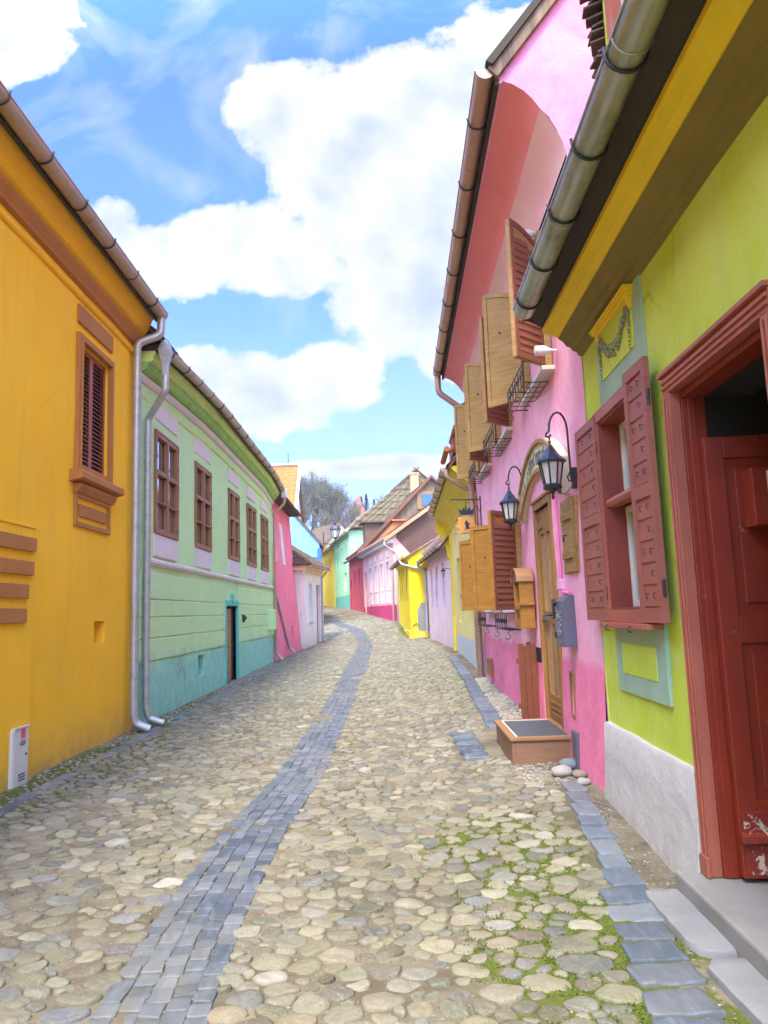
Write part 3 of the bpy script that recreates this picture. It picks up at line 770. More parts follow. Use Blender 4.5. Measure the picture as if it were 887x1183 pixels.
# rendered plinth with its sloping top edge and bulging foot
def plinth(xa, xb, zt, name='plinth'):
    mb = MB(); n = 14; vs = []; rows = [(-.4, .10), (.0, .085), (.15, .06), (.4, .045), (zt-.02, .04), (zt, .028), (zt+.004, -.01)]
    for i in range(n+1):
        x = xa+(xb-xa)*i/n
        for j, (z, o) in enumerate(rows):
            w = noise.noise(Vector((x*1.7, z*2, 3)))*.014
            if j >= 4: z += noise.noise(Vector((x*2.3, 5, 1)))*.012
            vs.append((x, -o-w, z))
    k = len(rows); fs = [(i*k+j, (i+1)*k+j, (i+1)*k+j+1, i*k+j+1) for i in range(n) for j in range(k-1)]
    fs += [tuple(range(k))[::-1] , tuple(n*k+j for j in range(k))]
    mb.raw(vs, fs); return put(name, mb, M['plinth'], hl, smooth=True, angle=50)
plinth(-.0, Y(4.16), .64); plinth(Y(2.88), LL, .64)
# teal-grey field round the window, panel below, frieze above
mb = MB(); mb.box(Y(5.47), Y(4.44), -.016, .02, 2.9, 3.70); put('window_field', mb, M['sage'], hl, bevel=.004)
mb = MB(); mb.box(Y(5.53), Y(4.5), -.018, .02, .93, 1.43); put('apron', mb, M['sage'], hl, bevel=.004)
mb = MB(); mb.box(Y(5.38), Y(4.67), -.0225, .0, 1.06, 1.27); put('panel', mb, M['lime'], hl, bevel=.004)
mb = MB(); mb.box(Y(5.34), Y(4.60), -.024, .0, 3.20, 3.60); put('frieze_panel', mb, M['lime'], hl, bevel=.004)
mb = MB(); mb.box(Y(5.40), Y(4.54), -.085, -.0, 3.585, 3.60); mb.box(Y(5.39), Y(4.55), -.07, -.0, 3.565, 3.585); mb.box(Y(5.37), Y(4.57), -.05, -.0, 3.54, 3.565)
for xx in (Y(5.37), Y(4.64)): mb.prism([(0,3.45),(-.03,3.47),(-.05,3.54),(0,3.54)], 'x', xx, xx+.05)
put('frieze_shelf', mb, M['yellow_paint'], hl, bevel=.003)
# stucco garland
mb = MB(); rn = random.Random(5)
xa, xb = Y(5.34), Y(4.62)
def bud(x, z, r):
    mb.lathe([(0.001,-r),(r*.7,-r*.7),(r,0),(r*.7,r*.7),(.001,r)], (x, -.035, z), 6)
for i in range(34):
    t = i/33; x = xa+.05+(xb-xa-.1)*t; z = 3.49-.17*math.sin(PI*t)**.8
    for k in range(3): bud(x+rn.uniform(-.012,.012), z+rn.uniform(-.022,.022)*(1+math.sin(PI*t)), rn.uniform(.010,.018))
for xx in (xa+.01, xb-.02):
    for i in range(11):
        bud(xx+rn.uniform(-.01,.01), 3.46-i*.026, .015*(1-i*.05))
put('garland', mb, plaster('grey_green_stucco', (.26,.30,.18), dirt=0), hl, smooth=True, angle=70)

# window: red box frame, cream casements, curtain, louvred shutters with iron hooks
xa, xb, za, zb = Y(5.54), Y(4.52), 1.42, 2.99
fr = MB(); ring_frame(fr, xa, xb, za, zb, .085, -.07, .05)
fr.box(xa-.02, xb+.02, -.12, .02, za-.035, za)
w = put('window', fr, M['pale_red'], hl, bevel=.004)
rv = MB(); ring_frame(rv, xa+.085, xb-.085, za+.085, zb-.085, .02, -.05, .22); put('frame', rv, M['red_paint_plain'], w)
cs = MB()
zt = za+.085+(zb-za-.17)*.56
for (c, d) in ((za+.105, zt-.03), (zt+.03, zb-.105)):
    for (a, b) in ((xa+.105, (xa+xb)/2-.003), ((xa+xb)/2+.003, xb-.105)):
        ring_frame(cs, a, b, c, d, .045, .10, .14)
put('sash', cs, M['cream_paint'], w, bevel=.003)
tr = MB(); tr.prism([(.02,zt-.035),(-.03,zt-.03),(-.045,zt),(-.03,zt+.03),(.08,zt+.035),(.14,zt)], 'x', xa+.105, xb-.105); put('transom', tr, M['pale_red'], w, bevel=.003)
def _clearglass():
    m = NT('clear_window_glass'); tr_ = m.n('ShaderNodeBsdfTransparent'); gl = m.n('ShaderNodeBsdfGlossy'); gl.inputs['Roughness'].default_value = .03
    mx = m.n('ShaderNodeMixShader'); mx.inputs[0].default_value = .30; m.link(tr_.outputs[0], mx.inputs[1]); m.link(gl.outputs[0], mx.inputs[2])
    m.link(mx.outputs[0], m.t.nodes['Material Output'].inputs['Surface']); return m.mat
M['clear_glass'] = _clearglass()
g = MB(); g.box(xa+.12, xb-.12, .118, .122, za+.11, zb-.11); put('pane', g, M['clear_glass'], w)
cu = MB(); n = 60
vs = []
for i in range(n+1):
    x = xa+.1+(xb-xa-.2)*i/n; y = .20+.014*math.sin(i*1.1)+.006*math.sin(i*2.7)
    vs += [(x, y, za+.1), (x, y, zb-.1)]
cu.raw(vs, [(2*i, 2*i+2, 2*i+3, 2*i+1) for i in range(n)]); put('curtain', cu, M['curtain'], w, smooth=True, angle=180)
bk = MB(); bk.box(xa, xb, .42, .43, za, zb); put('backing', bk, M['interior'], w)

def red_shutter(W, zb_, zt_, hinge, rot, sgn=1, label=None):
    """shutter mesh in its own hinge frame: x from 0 to W*sgn, outer face at y=-.035"""
    mb = MB(); X = lambda a, b: (min(a*sgn, b*sgn), max(a*sgn, b*sgn))
    H = zt_-zb_; st = .055; zm = H*.50
    for (a, b, c, d) in ((0, st, 0, H), (W-st, W, 0, H), (st, W-st, 0, .09), (st, W-st, H-.07, H), (st, W-st, zm-.04, zm+.04)):
        x0_, x1_ = X(a, b); mb.box(x0_, x1_, -.035, 0, c, d)
    x0_, x1_ = X(st, W-st)
    mb.box(x0_, x1_, -.018, -.010, .08, H-.06)
    for (lo, hi) in ((.09, zm-.04), (zm+.04, H-.07)):
        k = int((hi-lo)/.115)
        for i in range(k):
            z = lo+(hi-lo)*i/k; mb.prism([(-.018, z), (-.027, z+.008), (-.027, z+.014), (-.020, z+(hi-lo)/k-.004)], 'x', x0_, x1_)
    hk = mb; hk.mi = 1
    for (lo, hi) in ((.09, zm-.04), (zm+.04, H-.07)):
        k = int((hi-lo)/.115)
        for i in range(k):
            z = lo+(hi-lo)*(i+.45)/k
            for xc in ((st+.05)*sgn, (W*.60)*sgn):
                if xc == (W*.60)*sgn and i % 2: continue
                hk.tube([(xc-.006, -.026, z+.022), (xc, -.045, z+.026), (xc+.010, -.049, z+.008), (xc+.008, -.04, z-.010)], .0028, 5)
    for zc in (.2, H-.25): hk.tube([(.0, -.02, zc-.05), (.0, -.02, zc+.05)], .012, 6)
    return put('shutter', mb, [M['shutter_red'], M['iron']], w, bevel=0, loc=hinge, rotz=rot)
red_shutter(.56, 1.43, 2.97, (Y(5.47), -.045, 1.43), math.radians(1.), -1)
red_shutter(.37, 1.43, 3.02, (Y(4.275), -.055, 1.43), math.radians(2), -1)
# stop block + hooks under the sill
mb = MB()
for xx in (xa+.2, xb-.3): mb.tube([(xx,-.12,za-.015),(xx,-.14,za-.03),(xx+.03,-.14,za-.05),(xx+.03,-.12,za-.055)], .005, 5)
put('hook', mb, M['iron'], w)

# doorway
da, db, dz0, dz1 = Y(4.15), Y(2.90), .12, 2.83
mb = MB()
for (a, b) in ((da, da+.085), (db-.085, db)):
    mb.box(a, b, -.035, .03, dz0, dz1-.10)
    for q in (.02, .06): mb.box(a+q-.006, a+q+.008, -.046, -.034, dz0+.0, dz1-.12)
mb.box(da, db, -.035, .03, dz1-.10, dz1); mb.box(da-.01, db+.01, -.06, .02, dz1, dz1+.025); mb.box(da+.005, db-.005, -.046, -.034, dz1-.04, dz1-.02); mb.box(da+.005, db-.005, -.046, -.034, dz1-.075, dz1-.06)
mb.box(da+.0, da+.1, -.055, -.034, dz0, dz0+.10)
dr = put('door_frame', mb, M['pale_red'], hl, bevel=.004)
mb = MB(); mb.box(da+.06, da+.10, .03, .16, dz0, dz1-.1); mb.box(db-.10, db-.06, .03, .16, dz0, dz1-.1); mb.box(da+.10, db-.10, .03, .16, dz1-.14, dz1-.10)
mb.box(da+.10, da+.108, .06, .10, dz0, dz1-.14)
put('frame', mb, M['red_paint'], dr, bevel=.003)
mb = MB(); mb.box(da+.06, da+.098, .165, .43, dz0, dz1-.1); mb.box(db-.10, db-.06, .165, .43, dz0, dz1-.1); mb.box(da+.098, db-.10, .165, .43, dz1-.14, dz1-.10); put('shaded_lining', mb, M['interior'], dr)  # back of the reveal in near-black: the passage's shade is put into the colour
# open leaf standing square to the wall, seen face-on from the lane
def panel_leaf(W, H, name='door'):
    mb = MB(); t = .022
    mb.box(0, W, -t, t, 0, H)
    st = .10
    # raised stiles and rails on both faces
    for s in (-1, 1):
        a, b = (-t-.018, -t) if s < 0 else (t, t+.018)
        for (x0_, x1_, z0_, z1_) in ((0, st, 0, H), (W-st, W, 0, H), (st, W-st, H-.12, H), (st, W-st, 1.18, 1.33), (st, W-st, .0, .38)):
            mb.box(x0_, x1_, a, b, z0_, z1_)
        a2, b2 = (-t-.010, -t) if s < 0 else (t, t+.010)
        mb.box(st+.05, W-st-.05, a2, b2, .44, 1.12); mb.box(st+.05, W-st-.05, a2, b2, 1.39, H-.18)
    return mb
lf = put('door', panel_leaf(.95, 2.30), M['red_paint'], hl, loc=(da+.132, .105, .14), rotz=math.radians(86), bevel=.004)
mb = MB(); mb.box(.02, .93, -.044, -.040, .02, .17); mb.box(.02, .93, -.046, -.040, .20, .33); mb.prism([(-.04,.175),(-.075,.18),(-.07,.21),(-.04,.23)], 'x', .0, .95)
put('kick_board', mb, M['red_peel'], lf, bevel=.003)
# passage behind
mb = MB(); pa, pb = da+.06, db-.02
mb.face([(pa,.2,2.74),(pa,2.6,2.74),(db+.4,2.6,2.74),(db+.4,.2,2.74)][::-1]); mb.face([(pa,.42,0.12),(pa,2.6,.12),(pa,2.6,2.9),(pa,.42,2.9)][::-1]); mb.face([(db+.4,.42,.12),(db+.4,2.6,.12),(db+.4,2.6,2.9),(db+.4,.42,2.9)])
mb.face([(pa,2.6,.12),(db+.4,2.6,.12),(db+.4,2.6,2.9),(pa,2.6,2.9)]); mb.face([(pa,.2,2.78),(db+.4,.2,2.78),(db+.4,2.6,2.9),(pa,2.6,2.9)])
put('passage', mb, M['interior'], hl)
mb = MB(); mb.box(da-.08, LL-4, -.17, 2.6, -.3, .115); put('threshold', mb, M['concrete'], hl, bevel=.015)
mb = MB(); mb.box(da+.55, db+.2, .10, .5, .12, .20); mb.box(da+.53, db+.2, .07, .5, .20, .235); put('inner_step', mb, M['red_peel'], hl, bevel=.006)
# letter box on the door leaf
lb = thing('letter_box', 'small oxide red wooden letter box hung on the open red door leaf', 'letter box', frame=None, loc=fl.world(da+.152, .105+.17, 1.93), rotz=fl.a+math.radians(86))
mb = MB(); mb.box(0, .34, -.20, -.185, 0, .30); mb.box(0, .015, -.185, -.045, 0, .30); mb.box(.325, .34, -.185, -.045, 0, .30); mb.box(.015, .325, -.185, -.045, 0, .015); mb.box(.015, .325, -.185, -.045, .285, .30)
put('body', mb, M['red_paint'], lb, bevel=.003)
mb = MB(); mb.box(.10, .31, -.207, -.2, .03, .27); put('flap', mb, paint('dark_red_paint', (.09,.012,.01), .4), lb, bevel=.003)
mb = MB(); mb.box(.072, .084, -.206, -.199, .02, .28); put('envelope_edge', mb, M['cream_paint'], lb)
mb = MB(); mb.tube([(.14,-.207,.16),(.14,-.225,.16)], .006, 6); put('knob', mb, M['zinc'], lb)

# cornice of the lime house
mb = MB(); mb.solid([(.02,3.60),(-.03,3.62),(-.045,3.65),(-.075,3.66),(-.095,3.69),(-.125,3.70),(-.15,3.74),(-.19,3.77),(.02,3.77)], 0, LL, 8); put('cornice', mb, M['olive_paint'], hl)
mb = MB(); mb.solid([(.02,3.773),(-.195,3.775),(-.24,3.80),(-.30,3.815),(-.315,3.83),(-.315,3.87),(.02,3.87)], 0, LL, 4); put('cornice_band', mb, M['yellow_paint'], hl, bevel=.003)
mb = MB(); mb.solid([(.02,3.873),(-.33,3.875),(-.36,3.90),(-.42,3.93),(-.46,3.94),(-.46,3.99),(.02,3.99)], 0, LL, 4); put('eave_board', mb, M['dark_soffit'], hl)
gutter(hl, .32, LL, -.52, 3.925, .085, M['zinc_dirty'], brackets=.62, wob=lambda x: -.02+.012*x)
ro, rz = gable_roof(hl, LL, 7, 3.99, math.radians(50), M['tile_red'], e0=(-.48, 3.99), side=.0, w=.19, ex=.17)
# dormer with tiled cheek
dm = MB(); a, b = Y(4.85), Y(2.6)
dm.box(a, b, .12, 2.2, 4.5, 6.4); put('dormer', dm, M['white'], hl)
mb = MB(); mb.box(a-.06, a+.04, .06, .16, 4.4, 6.4); put('dormer_trim', mb, M['lime'], hl, bevel=.003)
mb = MB(); mb.box(a+.045, a+.15, .04, .15, 4.4, 6.35); mb.box(a+.15, b, .04, .15, 6.22, 6.35); put('dormer_post', mb, M['pale_red'], hl, bevel=.003)
mb = MB(); mb.box(a-.32, b+.2, -.12, 2.2, 6.36, 6.42); mb.box(a-.14, a-.02, -.02, 2.2, 6.10, 6.36); put('dormer_soffit', mb, [M['win_brown']], hl, bevel=.004)
mb = MB(); mb.box(a-.30, a-.08, -.05, .02, 6.2, 6.36); put('barge_board', mb, M['lime'], hl, bevel=.003)
mb = MB(); rn = random.Random(11)
for j in range(13):
    z = 5.28+j*.075; 
    for i in range(6):
        x = a-.08-.10*i-rn.uniform(0,.04); y = .10+.05*i+rn.uniform(-.05,.02)-(j*.004)
        Mx = Matrix.Translation((x, y, z)) @ Matrix.Rotation(rn.uniform(-.4,.4), 4, 'Z') @ Matrix.Rotation(rn.uniform(.15,.5), 4, 'X') @ Matrix.Rotation(rn.uniform(-.25,.25), 4, 'Y')
        if i > 1+j*.35+1.5: continue
        mb.box(-.06, .06, -.1, .18, -.008, .01, Mx)
put('cheek_tiles', mb, M['tile_brown'], hl, bevel=.004)

# =================================================================== pink house
PY = 14.4; fk = Fr(XW(PY), PY, ANGR); LK = (PY-5.97)
hk_ = thing('house', 'tall bubblegum pink house with coved eaves and many wooden shutters, mid right', 'house', fk)
def Y(y): return (PY-y)*1.00027
UW = [(7.21, 8.32), (9.68, 10.85), (12.1, 13.22)]     # upper windows (near,far)
LWn = [(9.72, 10.85), (12.1, 13.22)]                   # lower windows
holes = [(Y(b), Y(a), 3.98, 5.32) for a, b in UW]+[(Y(b), Y(a), 1.56, 2.74) for a, b in LWn]
holes += [(Y(8.34), Y(7.52), .33, 2.62), (Y(7.0), Y(6.47), 1.88, 2.48), (Y(13.4), Y(13.08), .40, .66), (Y(6.99), Y(6.87), .55, .93)]
mb = MB(); bt = lambda z: -.05*max(0, 1-z/1.6)**2
facade(mb, LK, -.4, 5.48, holes, t=.3, amp=.03, cell=.3, seed=12, batter=bt)
put('wall', mb, M['pink'], hk_, smooth=True, angle=32)
# end walls, back and plastered cove under the eaves
mb = MB(); ey, ez = -.55, 6.24; D = 8; rz = 9.9+2.2
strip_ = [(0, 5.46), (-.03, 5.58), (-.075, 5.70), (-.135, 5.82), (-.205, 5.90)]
soff = [(-.205, 5.90), (-.26, 5.99), (-.34, 6.08), (-.44, 6.15), (ey, ez-.05)]
cove = strip_+soff[1:]
ry = D/2; slope = (rz-ez)/(ry-ey)
for x, s in ((0, -1), (LK, 1)):
    poly = [(0,-.4),(D,-.4),(D,ez),(ry,rz),(ey,ez)]+cove[::-1]
    pts = [(x, y, z) for y, z in poly]
    mb.face(pts if s > 0 else pts[::-1])
mb.face([(LK,D,-.4),(0,D,-.4),(0,D,ez),(LK,D,ez)])
put('gable_wall', mb, M['pink_shaded_gable'], hk_)
def sweep_rough(prof, name, mat, amp):
    mb = MB(); n = 34; vs = []
    for i in range(n+1):
        x = LK*i/n
        for j, (y, z) in enumerate(prof): vs.append((x, y+noise.noise(Vector((x*1.1, z*3, 2)))*amp*(j not in (0, len(prof)-1)), z))
    k = len(prof); mb.raw(vs, [(i*k+j, (i+1)*k+j, (i+1)*k+j+1, i*k+j+1) for i in range(n) for j in range(k-1)])
    put(name, mb, mat, hk_, smooth=True, angle=180)
sweep_rough(strip_, 'wall_head', M['pink_sunlit'], .05); sweep_rough(soff, 'cove', M['pink_cove'], .02)
mb = MB(); mb.box(-.0, LK, ey-.035, ey+.0, ez-.10, ez+.09); put('eave_board', mb, M['dark_soffit'], hk_)
mb = MB(); mb.box(0, LK, ey+.001, ey+.03, ez-.08, ez-.02); put('drip_edge', mb, M['pink'], hk_)
gable_roof(hk_, LK, D, ez, math.atan(slope), M['tile_red'], e0=(ey-.05, ez+.08), side=.04, w=.2, ex=.18)
mb = MB(); t0 = .17
mb.prism([(ey-.02,ez-.06),(ry,rz-.06),(ry,rz+.09),(ey-.10,ez+.03)], 'x', LK+.005, LK+.06); put('verge_board', mb, M['grey_wood'], hk_, bevel=.004)
mb = MB(); mb.prism([(ey-.06,ez+.04),(ry,rz+.1),(ry,rz+.14),(ey-.12,ez+.075)], 'x', LK+.0, LK+.09); put('verge_capping', mb, M['dark_soffit'], hk_, bevel=.003)
mb = MB(); mb.tube([(LK-.05, .3, 7.25), (LK-.05, .3, 8.2)], .012, 6); put('lightning_rod', mb, M['iron'], hk_)
gutter(hk_, .0, LK+.03, ey-.12, ez+.03, .085, M['copper'], brackets=1.0)
pipe(hk_, [(.05,ey-.12,ez-.04),(.02,ey-.12,ez-.36),(-.02,-.32,5.62),(-.04,-.10,5.45),(-.04,-.10,.25),(-.04,-.14,.12)], .062, M['copper'], bend=.09)

def wood_shutter(parent, W, H, hinge, rot, sgn, outer_slat, arched, mat_in):
    """sgn: direction of the leaf from its hinge; the inner face is planked, the outer face louvred"""
    mb = MB(); t = .016
    def top(x):  # x 0 at hinge .. W ; low at hinge when arched? the crown of the arch is at the meeting stile
        return H-(0.16*(1-(x/W))**2 if arched else 0)
    n = 8; poly = [(0, 0), (W, 0)]+[(W-(W*i/n), top(W-W*i/n)) for i in range(n+1)]
    poly = [(x*sgn, z) for x, z in poly]
    mb.mi = 0; mb.prism(poly, 'y', -t, t)
    o_in = .016
    # frame pieces on the inner face (y>0)
    def pieces(ya, yb, mi):
        mb.mi = mi; st = .05
        for (a, b) in ((0, st), (W-st, W)):
            q = [(a*sgn, 0), (b*sgn, 0), (b*sgn, top(b)), (a*sgn, top(a))]; mb.prism(q, 'y', ya, yb)
        mb.prism([(st*sgn, 0), ((W-st)*sgn, 0), ((W-st)*sgn, .06), (st*sgn, .06)], 'y', ya, yb)
        for i in range(4):
            a = st+(W-2*st)*i/4; b = st+(W-2*st)*(i+1)/4
            mb.prism([(a*sgn, top(a)-.055), (b*sgn, top(b)-.055), (b*sgn, top(b)), (a*sgn, top(a))], 'y', ya, yb)
    pieces(t, t+.012, 0)
    pieces(-t-.014, -t, 1)
    mb.mi = 1; k = int((H-.15)/.075); st = .05
    for i in range(k):
        z = .06+i*.075; x0_, x1_ = min(st*sgn, (W-st)*sgn), max(st*sgn, (W-st)*sgn)
        if z+.07 > top(st)-.05: x0_, x1_ = (W*.4, W-st) if sgn > 0 else (-(W-st), -W*.4)
        if z+.075 > H-.05: break
        if outer_slat: mb.prism([(-t, z), (-t-.013, z+.008), (-t-.013, z+.016), (-t, z+.070)], 'x', x0_, x1_)
        else: mb.box(x0_, x1_, -t-.006, -t, z, z+.07)
    h = mb; h.mi = 2; h.tube([(0,-.02,.18),(0,-.02,.28)], .012, 6); h.tube([(0,-.02,H-.38),(0,-.02,H-.28)], .012, 6)
    h.tube([(W*.55*sgn, t, H*.62), (W*.55*sgn, t+.03, H*.62)], .010, 6)
    return put('shutter', mb, [mat_in, M['brown_slats'], M['iron']], parent, loc=hinge, rotz=rot)
def railing(parent, xa, xb, zb_, zt_, dep, name='window_railing'):
    mb = MB(); r = .0065
    for z, y in ((zb_, -dep), (zt_, -dep), (zb_, -.02), (zt_, -.02)): mb.tube([(xa, y, z), (xb, y, z)], r, 6)
    for y in (-dep*.35, -dep*.7): mb.tube([(xa, y, zb_), (xb, y, zb_)], r*.8, 5)
    for x in (xa, xb): 
        mb.tube([(x, -.02, zb_), (x, -dep, zb_)], r, 6); mb.tube([(x, -.0, zt_), (x, -dep, zt_)], r, 6); mb.tube([(x, -dep, zb_), (x, -dep, zt_)], r, 6)
        # scroll under each end
        pts = [(x, -dep*.8, zb_)]+[(x, -dep*.8+.035*math.sin(a)-.035, zb_-.05-.035*math.cos(a)*-1-.035) for a in [q*PI/5 for q in range(0, 8)]]
        mb.tube(pts, r*.8, 5)
    k = 6
    for i in range(1, k):
        x = xa+(xb-xa)*i/k; mb.tube([(x, -dep, zb_), (x, -dep, zt_)], r*.8, 5); mb.tube([(x, -.02, zb_), (x, -dep, zb_)], r*.7, 5)
    n = 9
    for i in range(n):       # row of small leaf scrolls along the front
        x = xa+(xb-xa)*(i+.5)/n
        mb.tube([(x+.035*math.cos(q*.8)*(1-q*.09), -dep-.004, (zb_+zt_)/2+.045*math.sin(q*.8)*(1-q*.09)) for q in range(9)], .0055, 5)
    return put(name, mb, M['iron'], parent, smooth=True)
def casement(parent, xa, xb, za, zb, arched=False):
    w = window(parent, xa-.02, xb+.02, za-.02, zb+.02, y=.14, fw=.07, rails=(.66,), fmat=M['cream_paint'], pmat=M['glass'])
    fr = MB(); ring_frame(fr, xa-.07, xb+.07, za-.05, zb+.07, .085, -.05, .02); put('frame', fr, M['tan_wood'], w, bevel=.004)
    s = MB(); s.box(xa-.10, xb+.10, -.10, .05, za-.09, za-.045); put('sill', s, M['white'], w, bevel=.005)
    return w
for i, (a, b) in enumerate(UW):
    w = casement(hk_, Y(b), Y(a), 3.98, 5.32)
    # near leaf: hinge at the camera side, swung back to about 135 degrees; its free edge leans to the camera
    wood_shutter(w, .46, 1.42, (Y(a)+.03, -.06, 3.95), math.radians(180-47)-PI*2, -1, True, True, M['tan_wood'])
    wood_shutter(w, .50, 1.42, (Y(b)-.03, -.06, 3.95), math.radians(-(180-47)), 1, True, True, M['tan_wood'])
    railing(w, Y(b)+.02, Y(a)-.02, 3.80, 4.02, .26)
for i, (a, b) in enumerate(LWn):
    w = casement(hk_, Y(b), Y(a), 1.56, 2.74)
    wood_shutter(w, .50, 1.27, (Y(a)+.03, -.06, 1.52), math.radians(180-46)-PI*2, -1, True, False, M['honey_wood'])
    wood_shutter(w, .54, 1.27, (Y(b)-.03, -.06, 1.52), math.radians(-(180-47)), 1, True, False, M['honey_wood'])
    railing(w, Y(b)+.0, Y(a)-.0, 1.26, 1.48, .22)

# door with two tall glazed strips
da, db = Y(8.40), Y(7.46)
mb = MB(); mb.box(da, da+.07, -.04, .10, .30, 2.70); mb.box(db-.07, db, -.04, .10, .30, 2.70); mb.box(da+.07, db-.07, -.04, .10, 2.62, 2.70)
mb.box(da-.02, db+.02, -.06, .05, 2.70, 2.73)
df = put('door_frame', mb, M['door_wood'], hk_, bevel=.004)
mb = MB(); xm = (da+db)/2; a, b = da+.075, db-.075
for (x0_, x1_, z0_, z1_) in ((a, a+.10, .33, 2.61), (b-.10, b, .33, 2.61), (xm-.022, xm+.022, .60, 2.36), (a+.10, b-.10, .33, .62), (a+.10, b-.10, 1.36, 1.50), (a+.10, b-.10, 2.34, 2.61)):
    mb.box(x0_, x1_, .0, .045, z0_, z1_)
for q in range(3): mb.box(a+.10, b-.10, -.012, .0, .40+q*.06, .43+q*.06)
dd = put('door', mb, M['door_wood'], hk_, bevel=.004)
mb = MB(); mb.box(a+.08, b-.08, .02, .03, .6, 2.36); put('pane', mb, M['glass_door'], dd)
mb = MB(); mb.box(b-.09, b-.03, -.05, .0, 1.42, 1.62); mb.tube([(b-.06,-.05,1.46),(b-.06,-.10,1.46),(b-.17,-.10,1.46)], .011, 6); put('handle', mb, M['iron'], dd, bevel=.003)
mb = MB(); mb.box(a+.02, a+.24, -.015, .0, 2.40, 2.44); mb.box(a+.0, a+.26, -.02, .0, 1.40, 1.46); put('strap_hinge', mb, M['grey_metal'], dd, bevel=.003)
# small window shutter
a, b = Y(7.02), Y(6.46)
mb = MB(); ring_frame(mb, a-.0, b+.0, 1.84, 2.52, .06, -.03, .06); w = put('window', mb, M['tan_wood'], hk_, bevel=.004)
mb = MB(); mb.box(a+.05, b-.05, .10, .11, 1.88, 2.48); put('pane', mb, M['glass2'], w)
mb = MB(); mb.box(0, .36, -.02, .012, 0, .66); mb.box(.04, .36, -.045, -.02, .12, .18); mb.box(.04, .36, -.045, -.02, .47, .53)
for xx in (.10, .18, .26):
    for zz in (.15, .50): mb.lathe([(.010,-.055),(.010,-.045)], (xx, 0, zz), 6, axis='y')
mb.mi = 1; mb.tube([(.2,-.03,.33),(.2,-.06,.33),(.2,-.06,.27)], .008, 6)
s = put('shutter', mb, [M['tan_wood'], M['iron']], w, bevel=.0, loc=(a+.15, -.035, 1.85))
# cellar vents and grey hatch
mb = MB(); mb.box(Y(13.4), Y(13.08), .10, .12, .38, .68); put('vent_backing', mb, M['black'], hk_)
mb = MB(); ring_frame(mb, Y(13.42), Y(13.06), .38, .68, .035, -.09, .0)
mb.box(Y(13.25), Y(13.21), -.08, -.04, .38, .68); put('vent_frame', mb, M['win_brown'], hk_, bevel=.003)
mb = MB(); mb.box(Y(6.99), Y(6.87), .10, .12, .53, .95); put('vent_backing', mb, M['brown_slats'], hk_)
mb = MB(); ring_frame(mb, Y(7.01), Y(6.85), .53, .95, .02, -.055, .02); put('vent_frame', mb, M['win_brown2'], hk_, bevel=.002)
mb = MB(); mb.box(Y(6.93), Y(6.74), -.085, -.0, .08, .43); mb.box(Y(6.92), Y(6.75), -.09, -.085, .09, .42); put('hatch', mb, M['grey_metal'], hk_, bevel=.003)
# open low ground shutters beside the step
for k, (yy, dz) in enumerate(((8.95, 0), (8.62, 0))):
    mb = MB()
    for q in range(3): mb.box(q*.085, q*.085+.075, -.02, .0, 0, .84-(.03 if q == 1 else 0))
    for zz in (.12, .62): mb.box(-.01, .26, -.045, -.02, zz, zz+.06)
    o = put('ground_shutter', mb, M['brown_slats'], hk_, loc=(Y(yy), -.055, .30), rotz=math.radians(-62 if k else -20), bevel=.004)
    mb = MB(); mb.box(.02, .06, -.055, -.045, .13, .17); mb.box(.18,.22,-.055,-.045,.13,.17); put('hinge', mb, M['iron'], o)
mb = MB(); mb.box(Y(8.93), Y(8.5), .0, -.02, .33, 1.08); put('ground_window', mb, M['black'], hk_)
# pink-painted conduit beside the door
pipe(hk_, [(Y(7.13),-.045,3.05),(Y(7.13),-.045,1.72),(Y(7.05),-.045,1.68),(Y(6.8),-.045,1.66)], .016, paint('pink_painted_pipe', (.85,.22,.45), .5), bend=.03)
mb = MB(); mb.box(Y(7.22), Y(7.05), -.07, .0, 1.70, 1.80); put('junction_box', mb, paint('pink_box_paint', (.88,.45,.62), .5), hk_, bevel=.008)
# floodlights on the wall beside the first window
for (yy, zz) in ((6.93, 4.02), (7.25, 5.40)):
    mb = MB(); mb.lathe([(.02,-.20),(.05,-.19),(.05,-.10),(.03,-.06),(.012,-.02),(.012,.02)], (Y(yy), 0, zz), 10, axis='y')
    put('spotlight', mb, M['cream_paint'], hk_, smooth=True)
